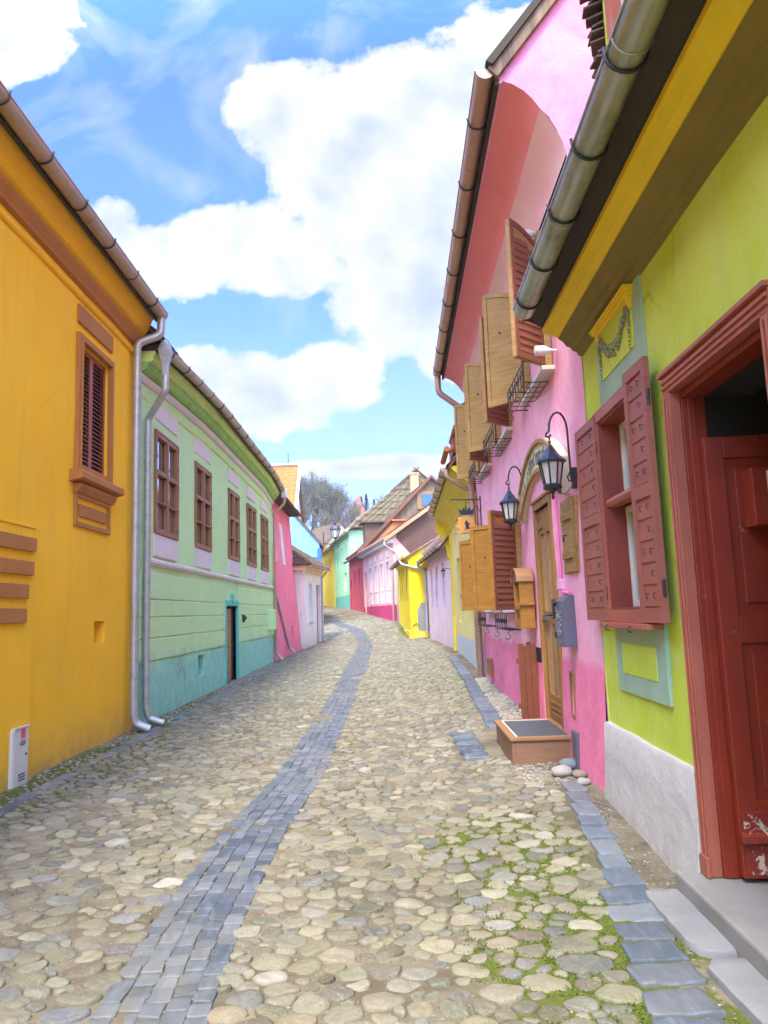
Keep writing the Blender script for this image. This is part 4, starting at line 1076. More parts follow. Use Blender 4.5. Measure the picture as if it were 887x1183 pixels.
# =================================================================== wall lanterns
def lantern(label, yy, zb_, dx=.22, height=.43, wid=.128, arm_top=.42, group=None, frame=fk, x=None, side=1):
    lx = (PY-yy) if x is None else x
    t = thing('wall_lantern', label, 'lantern', loc=frame.world(lx, 0, zb_+.12), rotz=frame.a, group=group)
    # local origin = wall mount of the bracket
    d = dx; top = arm_top
    mb = MB()
    arc = [(0,-.02,-.10),(0,-.03,.0),(0,-.035,top*.62)]
    for k in range(1, 9):
        a = k/8*PI; arc.append((0, -.035-(d-.035)/2*(1-math.cos(a)), top*.62+top*.32*math.sin(a)*.9))
    hz = arc[-1][2]
    arc += [(0,-d-.025,hz-.02),(0,-d-.03,hz-.045),(0,-d-.0,hz-.055),(0,-d+.015,hz-.03)]
    mb.tube(arc, .010, 8)
    mb.box(-.022, .022, -.022, .03, -.16, .03)
    mb.tube([(0,-.03,.0),(.0,-.06,-.05),(0,-.05,-.09),(0,-.02,-.08)], .007, 6)
    put('bracket', mb, M['iron'], t, smooth=True)
    cx, cy = 0, -d; zt = hz-.03; hood_top = zt-.10
    mb = MB(); mb.lathe([(.006,zt-.02+.0),(.010,zt-.04),(.006,zt-.05),(.018,zt-.07),(.008,zt-.08),(.016,hood_top)], (cx,cy,0), 8)
    mb.lathe([(.018,hood_top),(.045,hood_top-.045),(wid*.62,hood_top-.10),(wid*1.0,hood_top-.145),(wid*1.02,hood_top-.16),(wid*.9,hood_top-.166)], (cx,cy,0), 8, rot=PI/8)
    put('hood', mb, M['lamp_hood'], t, smooth=True, angle=30)
    g0 = hood_top-.166; g1 = g0-.20
    mb = MB(); mb.lathe([(wid*.50,g1),(wid*.76,g0)], (cx,cy,0), 8, rot=PI/8); put('glass', mb, M['lamp_glass'], t)
    mb = MB()
    for k in range(8):
        a = 2*PI*(k+.5)/8; mb.tube([(cx+wid*.52*math.cos(a), cy+wid*.52*math.sin(a), g1), (cx+wid*.79*math.cos(a), cy+wid*.79*math.sin(a), g0+.005)], .0085, 5)
    mb.lathe([(wid*.60,g1-.035),(wid*.62,g1-.03),(wid*.62,g1+.0),(wid*.55,g1+.012)], (cx,cy,0), 8, rot=PI/8)
    mb.lathe([(.004,g1-.13),(.016,g1-.10),(.008,g1-.085),(.022,g1-.06),(wid*.45,g1-.036)], (cx,cy,0), 8)
    put('frame', mb, M['iron'], t, smooth=True, angle=30)
    mb = MB(); mb.tube([(cx,cy+.03,g1-.04),(cx,cy+.09,g1-.09),(cx,cy+.15,g1-.05),(0,-.02,-.12)], .004, 5, smooth_bend=.05); put('cable', mb, M['iron'], t, smooth=True)
    return t
lantern('black iron wall lantern with blue-sheened hood beside the lime house, right of the pink door', 6.50, 2.62, dx=.20, arm_top=.60, wid=.135)
lantern('black iron wall lantern above the wooden box, left of the glazed door', 9.02, 2.62, dx=.20, arm_top=.60, wid=.135)

# =================================================================== arched name board above the pink door
ya, yb = 9.0, 6.75; zc0 = 2.67
t = thing('arched_sign', 'curved cream name board with dark lettering over the pink house door', 'sign', loc=fk.world(Y(ya), -.03, zc0), rotz=fk.a)
Ls = ya-yb; R_o = 1.82; half = Ls/2
def arcz(x, R, base):   # circular arc through both ends
    c = base-math.sqrt(max(R*R-half*half, 0)); return c+math.sqrt(max(R*R-(x-half)**2, 0))
mb = MB(); n = 26
top = [(Ls*i/n, arcz(Ls*i/n, R_o, .26)) for i in range(n+1)]
Hs = .35
bot = [(x, z-Hs) for x, z in top]
for i in range(n):
    mb.prism([bot[i], bot[i+1], top[i+1], top[i]], 'y', -.035, .05)
put('board', mb, paint('cream_sign_paint', (.60,.55,.36), .6, chips=.0, var=.1), t)
mb = MB()
for off in (0, -Hs+.045):
    for i in range(n): mb.prism([(top[i][0], top[i][1]+off-.045), (top[i+1][0], top[i+1][1]+off-.045), (top[i+1][0], top[i+1][1]+off), (top[i][0], top[i][1]+off)], 'y', -.065, -.0351)
mb.box(-.0, .045, -.065, -.0351, bot[0][1], top[0][1]); mb.box(Ls-.045, Ls, -.065, -.0351, bot[-1][1], top[-1][1])
put('rim', mb, M['tan_wood'], t, bevel=.003)
mb = MB(); rn = random.Random(4); i = 0; x = .16
while x < Ls-.16:          # worn blackletter strokes following the curve (too worn to read in the photograph)
    z0_ = arcz(x, R_o, .26)-Hs/2-.06; h = rn.choice((.11, .11, .15))
    mb.box(x, x+.016, -.040, -.0352, z0_, z0_+h)
    if rn.random() < .6: mb.prism([(x, z0_+h*.8), (x+.035, z0_+h), (x+.05, z0_+h*.85), (x+.016, z0_+h*.65)], 'y', -.040, -.0352)
    if rn.random() < .6: mb.prism([(x, z0_+.02), (x+.03, z0_-.005), (x+.05, z0_+.02), (x+.016, z0_+.035)], 'y', -.040, -.0352)
    x += .05 if rn.random() < .75 else .10
put('lettering', mb, paint('faded_dark_lettering', (.13,.14,.10), .6), t)
# faint relief of three crowns-like stems above the board
mb = MB()
for k, xx in enumerate((.62, .86, 1.08)):
    z0_ = arcz(xx, R_o, .26)+.06
    mb.tube([(xx, .02, z0_), (xx+.01, .01, z0_+.2)], .008, 5); mb.tube([(xx-.05, .015, z0_+.13), (xx, .012, z0_+.07), (xx+.05, .015, z0_+.14)], .006, 5)
put('relief', mb, paint('grey_lilac_relief', (.45,.36,.46), .8), t, smooth=True)

# =================================================================== hanging tavern sign
t = thing('hanging_sign', 'small orange shield sign under a black crown, hung from an iron arm beyond the shutters', 'sign', loc=fk.world(Y(13.75), -.02, 2.6), rotz=fk.a)
mb = MB(); mb.tube([(0,0,.1),(0,0,1.05)], .012, 6); mb.tube([(0,.02,.98),(0,-.56,1.0)], .012, 6); mb.tube([(0,0,.75),(0,-.08,.85),(0,-.14,.97)], .007, 6); mb.tube([(0,-.28,.99),(0,-.28,.82)], .006, 5)
put('bracket', mb, M['iron'], t, smooth=True)
mb = MB(); q = [(-.42,.66),(-.36,.70),(-.28,.66),(-.28,.655)]
cr = [(-.38,.70),(-.42,.83),(-.355,.78),(-.32,.85),(-.28,.79),(-.27,.88),(-.25,.79),(-.21,.85),(-.18,.78),(-.11,.83),(-.15,.70)]
mb.prism(cr, 'x', -.015, .015); put('crown', mb, M['iron'], t)
sh = [(-.45,.66),(-.42,.62),(-.44,.52),(-.48,.50),(-.46,.45),(-.42,.46),(-.41,.40),(-.46,.38),(-.45,.34),(-.28,.37),(-.10,.34),(-.09,.38),(-.14,.40),(-.13,.46),(-.08,.46),(-.07,.51),(-.12,.52),(-.13,.62),(-.10,.66)]
mb = MB(); mb.prism(sh, 'x', -.012, .012); put('board', mb, paint('orange_gold_board', (.62,.29,.06), .5), t, bevel=.002)
mb = MB(); lion = [(-.33,.42),(-.29,.45),(-.30,.50),(-.31,.56),(-.28,.60),(-.25,.58),(-.25,.54),(-.20,.55),(-.24,.50),(-.23,.46),(-.20,.43),(-.25,.44)]
mb.prism(lion, 'x', .0125, .017); put('emblem', mb, M['iron'], t)
mb = MB(); mb.box(-.014, .0, -.5, -.06, .35, .36); put('bottom_bar', mb, M['iron'], t)

# =================================================================== roofed wooden display box, iron letter box
t = thing('wooden_box', 'small honey-coloured wooden wall box with a shingled arched roof left of the pink door', 'box', loc=fk.world(Y(9.18), -.02, 1.30), rotz=fk.a)
W_ = .44; D_ = .17
mb = MB(); mb.box(0, W_, -D_, -.0, 0, .03); mb.box(0, .03, -D_, 0, .03, .56); mb.box(W_-.03, W_, -D_, 0, .03, .56); mb.box(.03, W_-.03, -.02, 0, .03, .56); mb.box(.03, W_-.03, -D_, -D_+.02, .03, .10); mb.box(.03, W_-.03, -D_, -D_+.02, .22, .27)
mb.box(W_-.005, W_+.03, -D_-.02, .0, .27, .30)
put('body', mb, M['honey_wood'], t, bevel=.003)
mb = MB(); mb.box(.03, W_-.03, -.10, -.09, .03, .5); put('backing', mb, M['brown_slats'], t)
mb = MB(); n = 9; R = W_/2+.03
for i in range(n):
    a0, a1 = PI*i/n, PI*(i+1)/n
    p = [(W_/2-R*math.cos(a0), .55+.17*math.sin(a0)), (W_/2-R*math.cos(a1), .55+.17*math.sin(a1)), (W_/2-(R-.02)*math.cos(a1), .55+.15*math.sin(a1)), (W_/2-(R-.02)*math.cos(a0), .55+.15*math.sin(a0))]
    mb.prism(p, 'y', -D_-.03, .0)
mb.prism([(W_/2-(R-.02)*math.cos(PI*i/10), .55+.148*math.sin(PI*i/10)) for i in range(11)], 'y', -D_+.0, -.02)
put('roof', mb, M['win_brown2'], t, bevel=.003)

t = thing('letter_box', 'dark grey cast iron wall letter box with relief front, right of the pink door', 'letter box', loc=fk.world(Y(7.02), -.02, 1.18), rotz=fk.a)
W_ = .30; D_ = .12
mb = MB(); prof = [(-.0,0),(-D_,0),(-D_,.36),(-D_*.9,.41),(-D_*.55,.455),(0,.46)]
mb.prism(prof, 'x', 0, W_); mb.box(.02, W_-.02, -D_-.005, -D_, .02, .34)
put('body', mb, M['grey_metal'], t, bevel=.006)
mb = MB(); rn = random.Random(2)
for (xx, zz, r) in [(.15,.27,.035),(.15,.12,.04)]+[(rn.uniform(.05,.25), rn.uniform(.06,.32), rn.uniform(.008,.016)) for _ in range(24)]:
    mb.lathe([(r,-D_-.004),(r*.8,-D_-.012),(r*.2,-D_-.016)], (xx,0,zz), 8, axis='y')
put('relief', mb, paint('dull_silver_relief', (.22,.21,.23), .35), t, smooth=True)
mb = MB(); mb.box(-.012, .01, -D_-.02, -D_+.02, .07, .13); mb.box(-.012, .01, -D_-.02, -D_+.02, .26, .32); mb.lathe([(.03,-D_-.03),(.035,-D_+.0)], (.04,0,.40), 10, axis='y'); mb.box(.12,.2,-D_*.82-.01,-D_*.8,.405,.415)
put('hinge', mb, M['iron'], t, bevel=.002)

# =================================================================== doorstep box with mat
t = thing('doorstep', 'brown wooden step box with grey mat on top in front of the pink door', 'step', loc=fk.world(Y(8.28), -.0, .04), rotz=fk.a)
Wd = 1.14; Dp = .60; Hh = .30
mb = MB()
mb.box(0, Wd, -Dp, -Dp+.03, 0, Hh-.03); mb.box(0, .03, -Dp+.03, -.02, 0, Hh-.03); mb.box(Wd-.03, Wd, -Dp+.03, -.02, .0, Hh-.03)
put('side_board', mb, M['box_wood'], t, bevel=.004)
mb = MB(); fr_ = .05
for (a, b, c, d) in ((-.02, Wd+.02, -Dp-.02, -Dp+fr_), (-.02, Wd+.02, -fr_, -.0), (-.02, fr_, -Dp+fr_, -fr_), (Wd-fr_, Wd+.02, -Dp+fr_, -fr_)): mb.box(a, b, c, d, Hh-.03, Hh)
put('rim', mb, M['win_brown2'], t, bevel=.003)
mb = MB(); mb.box(fr_+.001, Wd-fr_-.001, -Dp+fr_+.001, -fr_-.001, Hh-.03, Hh-.006); put('mat', mb, M['mat_rubber'], t)
mb = MB(); ring = ((fr_+.001, Wd-fr_-.001, -Dp+fr_+.001, -Dp+fr_+.016), (fr_+.001, fr_+.016, -Dp+fr_+.016, -fr_-.002)); 
for (a, b, c, d) in ring: mb.box(a, b, c, d, Hh-.0055, Hh-.001)
put('mat_edging', mb, M['grey_metal_l'], t)

# =================================================================== loose cobbles by the step
def rock(mb, c, r, seed, flat=.6):
    n1, n2 = 10, 7; vs = []
    for j in range(n2+1):
        ph = PI*j/n2
        for i in range(n1):
            a = 2*PI*i/n1; d = Vector((math.sin(ph)*math.cos(a), math.sin(ph)*math.sin(a), math.cos(ph)))
            k = 1+.22*noise.noise(d*1.3+Vector((seed, 0, 0)))
            vs.append((c[0]+d.x*r*k*1.15, c[1]+d.y*r*k*.9, c[2]+d.z*r*k*flat))
    mb.raw(vs, [(j*n1+i, (j+1)*n1+i, (j+1)*n1+(i+1)%n1, j*n1+(i+1)%n1) for j in range(n2) for i in range(n1)])
cobble_mats = [_concrete('loose_%s_stone' % nm, c, dirtc=sc(c, .7)) for nm, c in (('grey', (.17,.205,.225)), ('pale', (.36,.34,.29)), ('tan', (.28,.23,.16)))]
loose = [((1.62, 6.86), .085, 0, 'rounded blue-grey cobble lying against the wall corner by the step'),
         ((1.50, 6.62), .085, 1, 'pale flat cobble lying just below the blue-grey one'),
         ((1.63, 6.52), .060, 2, 'tan cobble lying at the foot of the pink and grey wall corner'),
         ((1.60, 6.30), .055, 1, 'small pale cobble nearest the grey plinth corner'),
         ((1.47, 6.38), .035, 2, 'tiny brown cobble in the gutter soil by the slates')]
for i, ((x, y), r, mi, lab) in enumerate(loose):
    mb = MB(); rock(mb, (0, 0, 0), r, i*3.1); o = put('cobble', mb, cobble_mats[mi], None, smooth=True, angle=179, loc=(x, y, ground_z(x, y)+r*.5)); tag(o, lab, 'stone')

# =================================================================== yellow house beyond the pink one
ny, fy = 14.52, 22.25
fY, LYh = fr_between((XW(fy), fy), (XW(ny)+.0, ny)); 
hy = thing('house', 'pale yellow house with deep yellow eaves squeezed behind the pink house', 'house', fY)
pale_y = plaster('pale_yellow_plaster', (.82,.68,.22), bands=[(.85, (.55,.58,.58))], mottle=(.84,.74,.34), mott_amt=.5, dirt=.5, dirt_z=(.2,1.2), dirt_col=(.45,.42,.38), streak=.1)
deep_y = paint('deep_yellow_trim', (.80,.60,.03), .7)
holes = [(5.2, 6.1, 1.55, 3.1), (2.0, 2.9, 1.2, 2.9)]
mb = MB(); facade(mb, LYh, -.4, 4.3, holes, t=.25, amp=.015, seed=21); gable_ends(mb, LYh, 7.5, -.4, 4.3, 7.9)
mb.face([(LYh,7.5,-.4),(0,7.5,-.4),(0,7.5,4.3),(LYh,7.5,4.3)])
put('wall', mb, pale_y, hy)
window(hy, 5.2, 6.1, 1.55, 3.1, y=.08, fw=.07, fmat=M['iron'], pmat=M['glass2'])
mb = MB(); 
for i in range(9): mb.tube([(5.2+.11*i, -.01-.10*math.exp(-((1.7-1.7)**2)), 3.05), (5.2+.11*i, -.06, 2.2), (5.2+.11*i, -.20, 1.85), (5.2+.11*i, -.10, 1.55)], .010, 5)
for z, y in ((3.0,-.03),(2.3,-.07),(1.85,-.20),(1.6,-.12)): mb.tube([(5.15,y,z),(6.15,y,z)], .010, 5)
put('window_grille', mb, M['iron'], hy, smooth=True)
mb = MB(); mb.box(2.0, 2.9, .15, .2, 1.2, 2.9); put('door', mb, M['win_brown'], hy)
mb = MB(); mb.box(.0, .35, -.05, .02, .0, 4.0); put('pilaster', mb, deep_y, hy, bevel=.006)
mb = MB(); prof = [(.02,3.86),(-.04,3.88),(-.07,3.95),(-.12,4.02),(-.40,4.28),(-.46,4.34),(-.50,4.40),(.02,4.40)]; mb.solid(prof, -.1, LYh, 3); put('cornice', mb, deep_y, hy, bevel=.004)
mb = MB(); mb.prism([(0,3.05),(-.10,3.10),(-.14,3.4),(-.30,3.75),(-.42,3.9),(-.42,4.27),(0,4.27)], 'x', -.18, -.02); put('console', mb, deep_y, hy, bevel=.006)
gutter(hy, -.1, LYh-.4, -.57, 4.43, .085, M['copper'], brackets=.9)
gable_roof(hy, LYh, 7.5, 4.4, math.radians(46), M['tile_red'], e0=(-.52, 4.42), side=.03, w=.22, ex=.2)
# jumbled verge and dormer tile edges at the camera end
mb = MB(); rn = random.Random(8)
for lvl, (zz, y0_) in enumerate(((4.78, -.42), (5.22, -.22), (5.66, -.05), (6.08, .15))):
    for i in range(7):
        yy = y0_+.13*i; Mx = Matrix.Translation((LYh-.15-rn.uniform(0,.1), yy, zz+.11*i*.9)) @ Matrix.Rotation(.55+rn.uniform(-.1,.1), 4, 'X') @ Matrix.Rotation(rn.uniform(-.15,.15), 4, 'Y')
        mb.tube([Mx @ Vector((0,-.10,0)), Mx @ Vector((0,.14,.0))], .055, 7, r2=.045)
    mb.tube([(LYh-1.4, y0_-.12, zz-.02), (LYh-.05, y0_-.12, zz-.02)], .06, 7)
put('verge_tiles', mb, M['tile_orange'], hy, bevel=0)
mb = MB()
for (zz, y0_) in ((4.70, -.40), (5.14, -.20), (5.58, -.02)): mb.box(LYh-1.3, LYh-.12, y0_, y0_+.7, zz, zz+.30)
put('dormer_stack', mb, M['brown_slats'], hy)
pipe(hy, [(LYh-.12,-.57,4.35),(LYh-.12,-.57,4.2),(LYh-.18,-.10,3.9),(LYh-.18,-.10,.5)], .05, M['copper'])
ln = thing('bracket_lamp', 'tiny black bracket lamp on the pilaster at the far end of the pale yellow house', 'lantern', loc=fY.world(.18, -.06, 2.75), rotz=fY.a)
mb = MB(); mb.tube([(0,0,0),(0,-.18,.03),(0,-.22,0)], .01, 5); put('bracket', mb, M['iron'], ln)
mb = MB(); mb.lathe([(.03,-.24),(.06,-.06),(.09,-.04),(.01,.03)], (0,-.22,0), 6); put('hood', mb, M['iron'], ln)
mb = MB(); mb.lathe([(.033,-.22),(.058,-.07)], (0,-.22,0), 6, rot=.3); put('glass', mb, M['lamp_glass'], ln)

# =================================================================== generic farther houses
def simple_windows(h, L, specs, fmat, depth=.12, sur=None, pmat=None, rails=(.6,), mull=(1,)):
    for (a, b, c, d) in specs:
        w = window(h, a, b, c, d, y=depth, fw=.07, fmat=fmat, pmat=pmat, rails=rails, mull=mull, bevel=0)
        if sur:
            s = MB(); ring_frame(s, a-.12, b+.12, c-.12, d+.12, .12, -.03, .02); put('surround', s, sur, w)
def far_house(label, pl, pr, z0, D, he, pitch, wallmat, specs, roofmat, fmat, doors=(), sur=None, ov=.35, plinth=None, w=.3, gut=True, side=.1, gablemat=None, pmat=None, rails=(.6,), mull=(1,), dmat=None):
    F, L = fr_between(pl, pr, z0); h = thing('house', label, 'house', F)
    holes = list(specs)+[(a, b, c, d) for a, b, c, d in doors]
    mb = MB(); facade(mb, L, -1.2, he, holes, t=.25, amp=.015, seed=L, cell=.6)
    rz = he-ov*math.tan(pitch)+(D/2+ov)*math.tan(pitch)
    mb.face([(L,D,-1.2),(0,D,-1.2),(0,D,he),(L,D,he)])
    for x in (0, L):
        pts = [(x,0,-1.2),(x,D,-1.2),(x,D,he),(x,0,he)]; mb.face(pts if x else pts[::-1])
    if gablemat is None:
        for x in (0, L):
            pts = [(x,0,he),(x,D,he),(x,D/2,rz)]; mb.face(pts if x else pts[::-1])
    put('wall', mb, wallmat, h)
    if gablemat is not None:
        for x in (0, L):
            g = MB(); pts = [(x,0,he),(x,D,he),(x,D/2,rz-.02)]; g.face(pts if x else pts[::-1]); put('gable', g, gablemat, h)
    simple_windows(h, L, specs, fmat, sur=sur, pmat=pmat, rails=rails, mull=mull)
    for (a, b, c, d) in doors:
        m_ = MB(); m_.box(a, b, .12, .16, c, d); m_.box(a+.12, b-.12, .10, .12, c+.2, c+(d-c)*.45); m_.box(a+.12, b-.12, .10, .12, c+(d-c)*.52, d-.2); put('door', m_, dmat or M['door_wood'], h)
    if plinth:
        m_ = MB(); prev = 0
        for (a, b, c, d) in sorted(doors):
            m_.box(prev, a, -.05, .02, -1.2, plinth[0]); prev = b
        m_.box(prev, L, -.05, .02, -1.2, plinth[0]); m_.box(L, L+.03, -.04, D*.5, -1.2, plinth[0]); put('plinth', m_, plinth[1], h)
    m_ = MB(); m_.solid([(.02,he-.25),(-.05,he-.23),(-.08,he-.15),(-ov*.7,he-.05),(-ov*.8,he+.02),(.02,he+.02)], 0, L, 1); put('cornice', m_, wallmat, h)
    gable_roof(h, L, D, he, pitch, roofmat, ov=ov, side=side, w=w, ex=w)
    if gut: gutter(h, -.05, L+.05, -ov-.06, he-ov*math.tan(pitch)+.03, .065, M['zinc_warm'])
    return h, F, L, rz
# pinkish-white house
pkw = plaster('pale_pink_plaster', (.78,.60,.64), mottle=(.82,.74,.74), mott_amt=.8, dirt=1.0, dirt_z=(-.2,1.9), dirt_col=(.50,.45,.40), streak=.35)
h, F, L, rz = far_house('pale pink-white house with stained grey foot between the two yellow houses', (1.86, 29.9), (2.12, 22.45), .40, 7, 3.45, math.radians(52), pkw,
    [(1.1, 1.75, 1.25, 2.7), (3.0, 3.65, 1.25, 2.7), (5.0, 5.65, 1.25, 2.7)], M['tile_pale'], M['brown_slats'], pmat=M['grey_wood'], side=.25, mull=(), ov=.3)
pipe(h, [(-.05,-.38,3.2),(-.05,-.38,2.95),(-.03,-.10,2.7),(-.03,-.10,.2)], .05, M['zinc'])
# small bright yellow house, end wall towards the camera
by = plaster('bright_yellow_plaster', (.84,.64,.012), mottle=(.86,.72,.05), mott_amt=.3, dirt=.3, dirt_z=(0,.7), streak=.05)
h, F, L, rz = far_house('small bright yellow house whose plain end wall juts into the lane', (.81, 36.6), (1.12, 30.25), .75, 4.5, 3.05, math.radians(30), by,
    [(.9, 1.5, 1.2, 2.7), (2.2, 2.8, 1.2, 2.7), (3.5, 4.1, 1.2, 2.7), (4.8, 5.4, 1.2, 2.7)], M['tile_pale'], M['ochre_brown'], ov=.3, pmat=M['glass2'], mull=())
mb = MB(); mb.prism([(.30,-.0),(1.0,-.0),(1.05,.9),(.9,1.15),(.45,1.12),(.28,.8)], 'x', L+.0, L+.012); put('patch', mb, M['concrete'], h)
mb = MB(); mb.box(-.02, L+.04, -.06, .6, -.9, -.02); put('plinth', mb, by, h)
mb = MB(); mb.tube([(L+.05,-.0,-.4),(L+.05,.05,.25),(L+.05,.25,.35),(L+.05,.3,.25)], .03, 6); put('pipe', mb, deep_y, h)
pipe(h, [(L+.0,-.36,2.85),(L+.08,-.30,2.7),(L+.10,.75,2.4),(L+.10,.80,-.2)], .05, M['zinc'])
# salmon pink house with magenta plinth and brown boarded gable
sal = plaster('salmon_plaster', (.84,.42,.38), mottle=(.86,.55,.50), mott_amt=.5, dirt=.1, dirt_z=(.9,1.6), dirt_col=(.8,.6,.5), streak=.12)
mag = plaster('magenta_plinth', (.50,.035,.13), dirt=.2, dirt_z=(-.3,.3))
spec = [(2.6+i*1.85, 3.35+i*1.85, 1.65, 3.05) for i in range(4)]
h, F, L, rz = far_house('salmon pink house with magenta foot, white window panels and brown gable', (-1.18, 47.9), (.64, 38.), 1.15, 9.4, 4.3, math.radians(34), sal,
    spec, M['tile_brown'], M['white'], doors=[(.45, 1.35, .1, 2.9)], plinth=(.75, mag), sur=M['white'], side=.3, gablemat=wood('brown_fibre_gable', (.20,.12,.10), (.08,.045,.04), (3,3,3), .9), w=.35, dmat=M['red_paint'], pmat=M['glass'])
for (a, b, c, d) in spec:
    m_ = MB(); m_.box(a-.1, b+.1, -.035, .02, .86, 1.45); m_.box(a-.02, b+.02, -.04, .02, 3.28, 3.62); put('panel', m_, M['lilac_white'], h)
mb = MB(); mb.box(-.1, L+.1, -.42, .02, 4.02, 4.12); mb.box(-.1, L+.1, -.30, .02, 3.9, 4.02); put('cornice_band', mb, M['white'], h)
mb = MB(); mb.prism([(.15,4.2),(1.3,2.9),(9.3,2.6),(9.3,4.28),(4.7,rz-.05),(.4,4.5)], 'x', L+.0, L+.03); put('gable_boards', mb, wood('brown_gable_boards', (.15,.085,.065), (.06,.03,.022), (12,12,1), .9), h)
mb = MB(); pt = math.radians(34); y0_ = -.5; z0_ = 4.3-.5*math.tan(pt)
mb.prism([(y0_, z0_-.02), (4.7, 4.3+4.7*math.tan(pt)-.02), (4.7, 4.3+4.7*math.tan(pt)+.18), (y0_, z0_+.18)], 'x', L+.28, L+.36); put('verge_board', mb, paint('orange_brown_verge', (.50,.26,.14), .6), h)
pipe(h, [(L-.1,-.42,4.0),(L-.05,-.42,3.8),(L+.08,.15,3.4),(L+.08,.15,-.3)], .055, M['zinc'])
pipe(h, [(L-.02,-.05,3.4),(L-.02,-.09,-.2)], .05, M['zinc_warm'])
# crimson house with orange frieze and weathered board gable
crim = plaster('crimson_plaster', (.55,.06,.085), mottle=(.62,.10,.12), mott_amt=.5, dirt=.3, streak=.1)
h, F, L, rz = far_house('low crimson house whose tall weathered board gable holds a small blue window', (-2.44, 56.3), (-1.12, 48.2), 1.55, 9.4, 4.1, math.radians(45), crim,
    [(3.0, 3.6, 1.6, 3.0), (5.4, 6.0, 1.6, 3.0)], M['tile_brown'], M['win_brown'], doors=[(.5, 1.4, .05, 2.4)], gablemat=M['grey_wood'], w=.4, pmat=M['glass2'])
def gz(y, rz, D, he): return he+(rz-he)*(1-abs(y-D/2)/(D/2))
mb = MB(); mb.box(L+.02, L+.10, 3.7, 5.7, 6.7, 7.9); put('window_box', mb, M['win_brown2'], h)
mb = MB(); mb.box(L+.10, L+.13, 4.0, 5.4, 6.9, 7.7); put('window', mb, paint('blue_curtain', (.06,.14,.24), .5), h)
org = plaster('orange_plaster', (.80,.28,.09), dirt=0)
mb = MB(); mb.prism([(.3,4.1),(8.9,4.1),(8.0,5.9),(2.1,5.9)], 'x', L+.02, L+.06); put('frieze', mb, org, h)
mb = MB(); mb.box(L+.02, L+.35, 1.9, 8.3, 5.9, 6.02)
for k in range(7): mb.box(L+.06, L+.28, 1.2+k*1.1, 1.36+k*1.1, 4.6+.0, 5.2 if k else 4.9)
put('bracket', mb, paint('orange_brown_bracket', (.48,.16,.06), .6), h)
mb = MB(); mb.prism([(-.45,3.65),(4.7,8.80),(4.7,9.0),(-.45,3.9)], 'x', L+.05, L+.3); mb.prism([(9.85,3.65),(4.7,8.80),(4.7,9.0),(9.85,3.9)], 'x', L+.05, L+.3); put('verge_board', mb, M['brown_slats'], h)
# a small boarded dormer
mb = MB(); mb.box(4.6, 6.0, .5, 3.2, 4.4, 6.1); put('dormer', mb, M['old_wood'], h)
mb = MB(); mb.box(4.3, 6.3, .2, 3.5, 6.1, 6.22); put('dormer_roof', mb, M['tile_brown'], h)
# mint house with huge mossy roof
h, F, L, rz = far_house('mint house with a huge mossy olive roof and brick chimney, far right side', (-4.2, 66.6), (-2.42, 56.6), 1.85, 11, 6.0, math.radians(41), plaster('far_mint_plaster', (.36,.70,.42), bands=[(1.1,(.16,.50,.38))], mottle=(.5,.78,.4), mott_amt=.5),
    [(1.2+i*2.2, 2.0+i*2.2, 3.4, 5.0) for i in range(4)]+[(6.8, 8.2, 1.4, 2.9)], M['tile_olive'], M['cream_paint'], w=.5, side=.3, gablemat=M['tile_olive'])
mb = MB(); hip_tiles(mb, (L+.32,-.2,6.2), (L+.32,11.2,6.2), (L+.12,5.5,rz-.1), (L+.12,5.5,rz-.1), w=.5, ex=.45, lift=.06); put('hip_tiles', mb, M['tile_olive'], h)
mb = MB(); mb.box(L+.35, L+.85, 4.9, 5.5, 8.2, rz-.55); mb.box(L+.3, L+.9, 4.85, 5.55, rz-.55, rz-.4); put('chimney', mb, _concrete('tan_brick', (.55,.36,.20)), h)
# far yellow house
h, F, L, rz = far_house('tall narrow yellow house at the far bend of the lane', (-6.3, 76.), (-4.25, 66.8), 2.1, 8, 5.6, math.radians(42), plaster('far_yellow_plaster', (.80,.58,.03), dirt=.1),
    [(1.5, 2.3, 3.2, 4.6), (4.2, 5.0, 3.2, 4.6), (6.6, 7.4, 3.2, 4.6)], M['tile_pale'], M['ochre_brown'], w=.5)
# closing houses at the bend
h, F, L, rz = far_house('grey-brown timbered house closing the lane at its far bend', (-9.8, 83), (-6.6, 79.), 2.6, 6, 5.5, math.radians(48), plaster('far_buff_plaster', (.50,.42,.34)),
    [(1.0, 1.8, 2.6, 3.9), (3.0, 3.8, 2.6, 3.9)], M['tile_brown'], M['brown_slats'], w=.5)
h, F, L, rz = far_house('white house with pinkish tiled roof uphill beyond the mint house', (-1.0, 86), (3.0, 74), 3.0, 14, 7.2, math.radians(40), M['white'],
    [(2, 3, 4, 5.6), (6, 7, 4, 5.6)], M['tile_orange'], M['win_brown'], w=.6)
h, F, L, rz = far_house('brown roofed cottage behind the blue house on the left bend', (-10.5, 52.), (-8.2, 66.), 1.2, 7, 4.2, math.radians(42), M['white'],
    [(2, 2.8, 1.6, 2.9), (6, 6.8, 1.6, 2.9)], M['tile_brown'], M['win_brown'], w=.5)

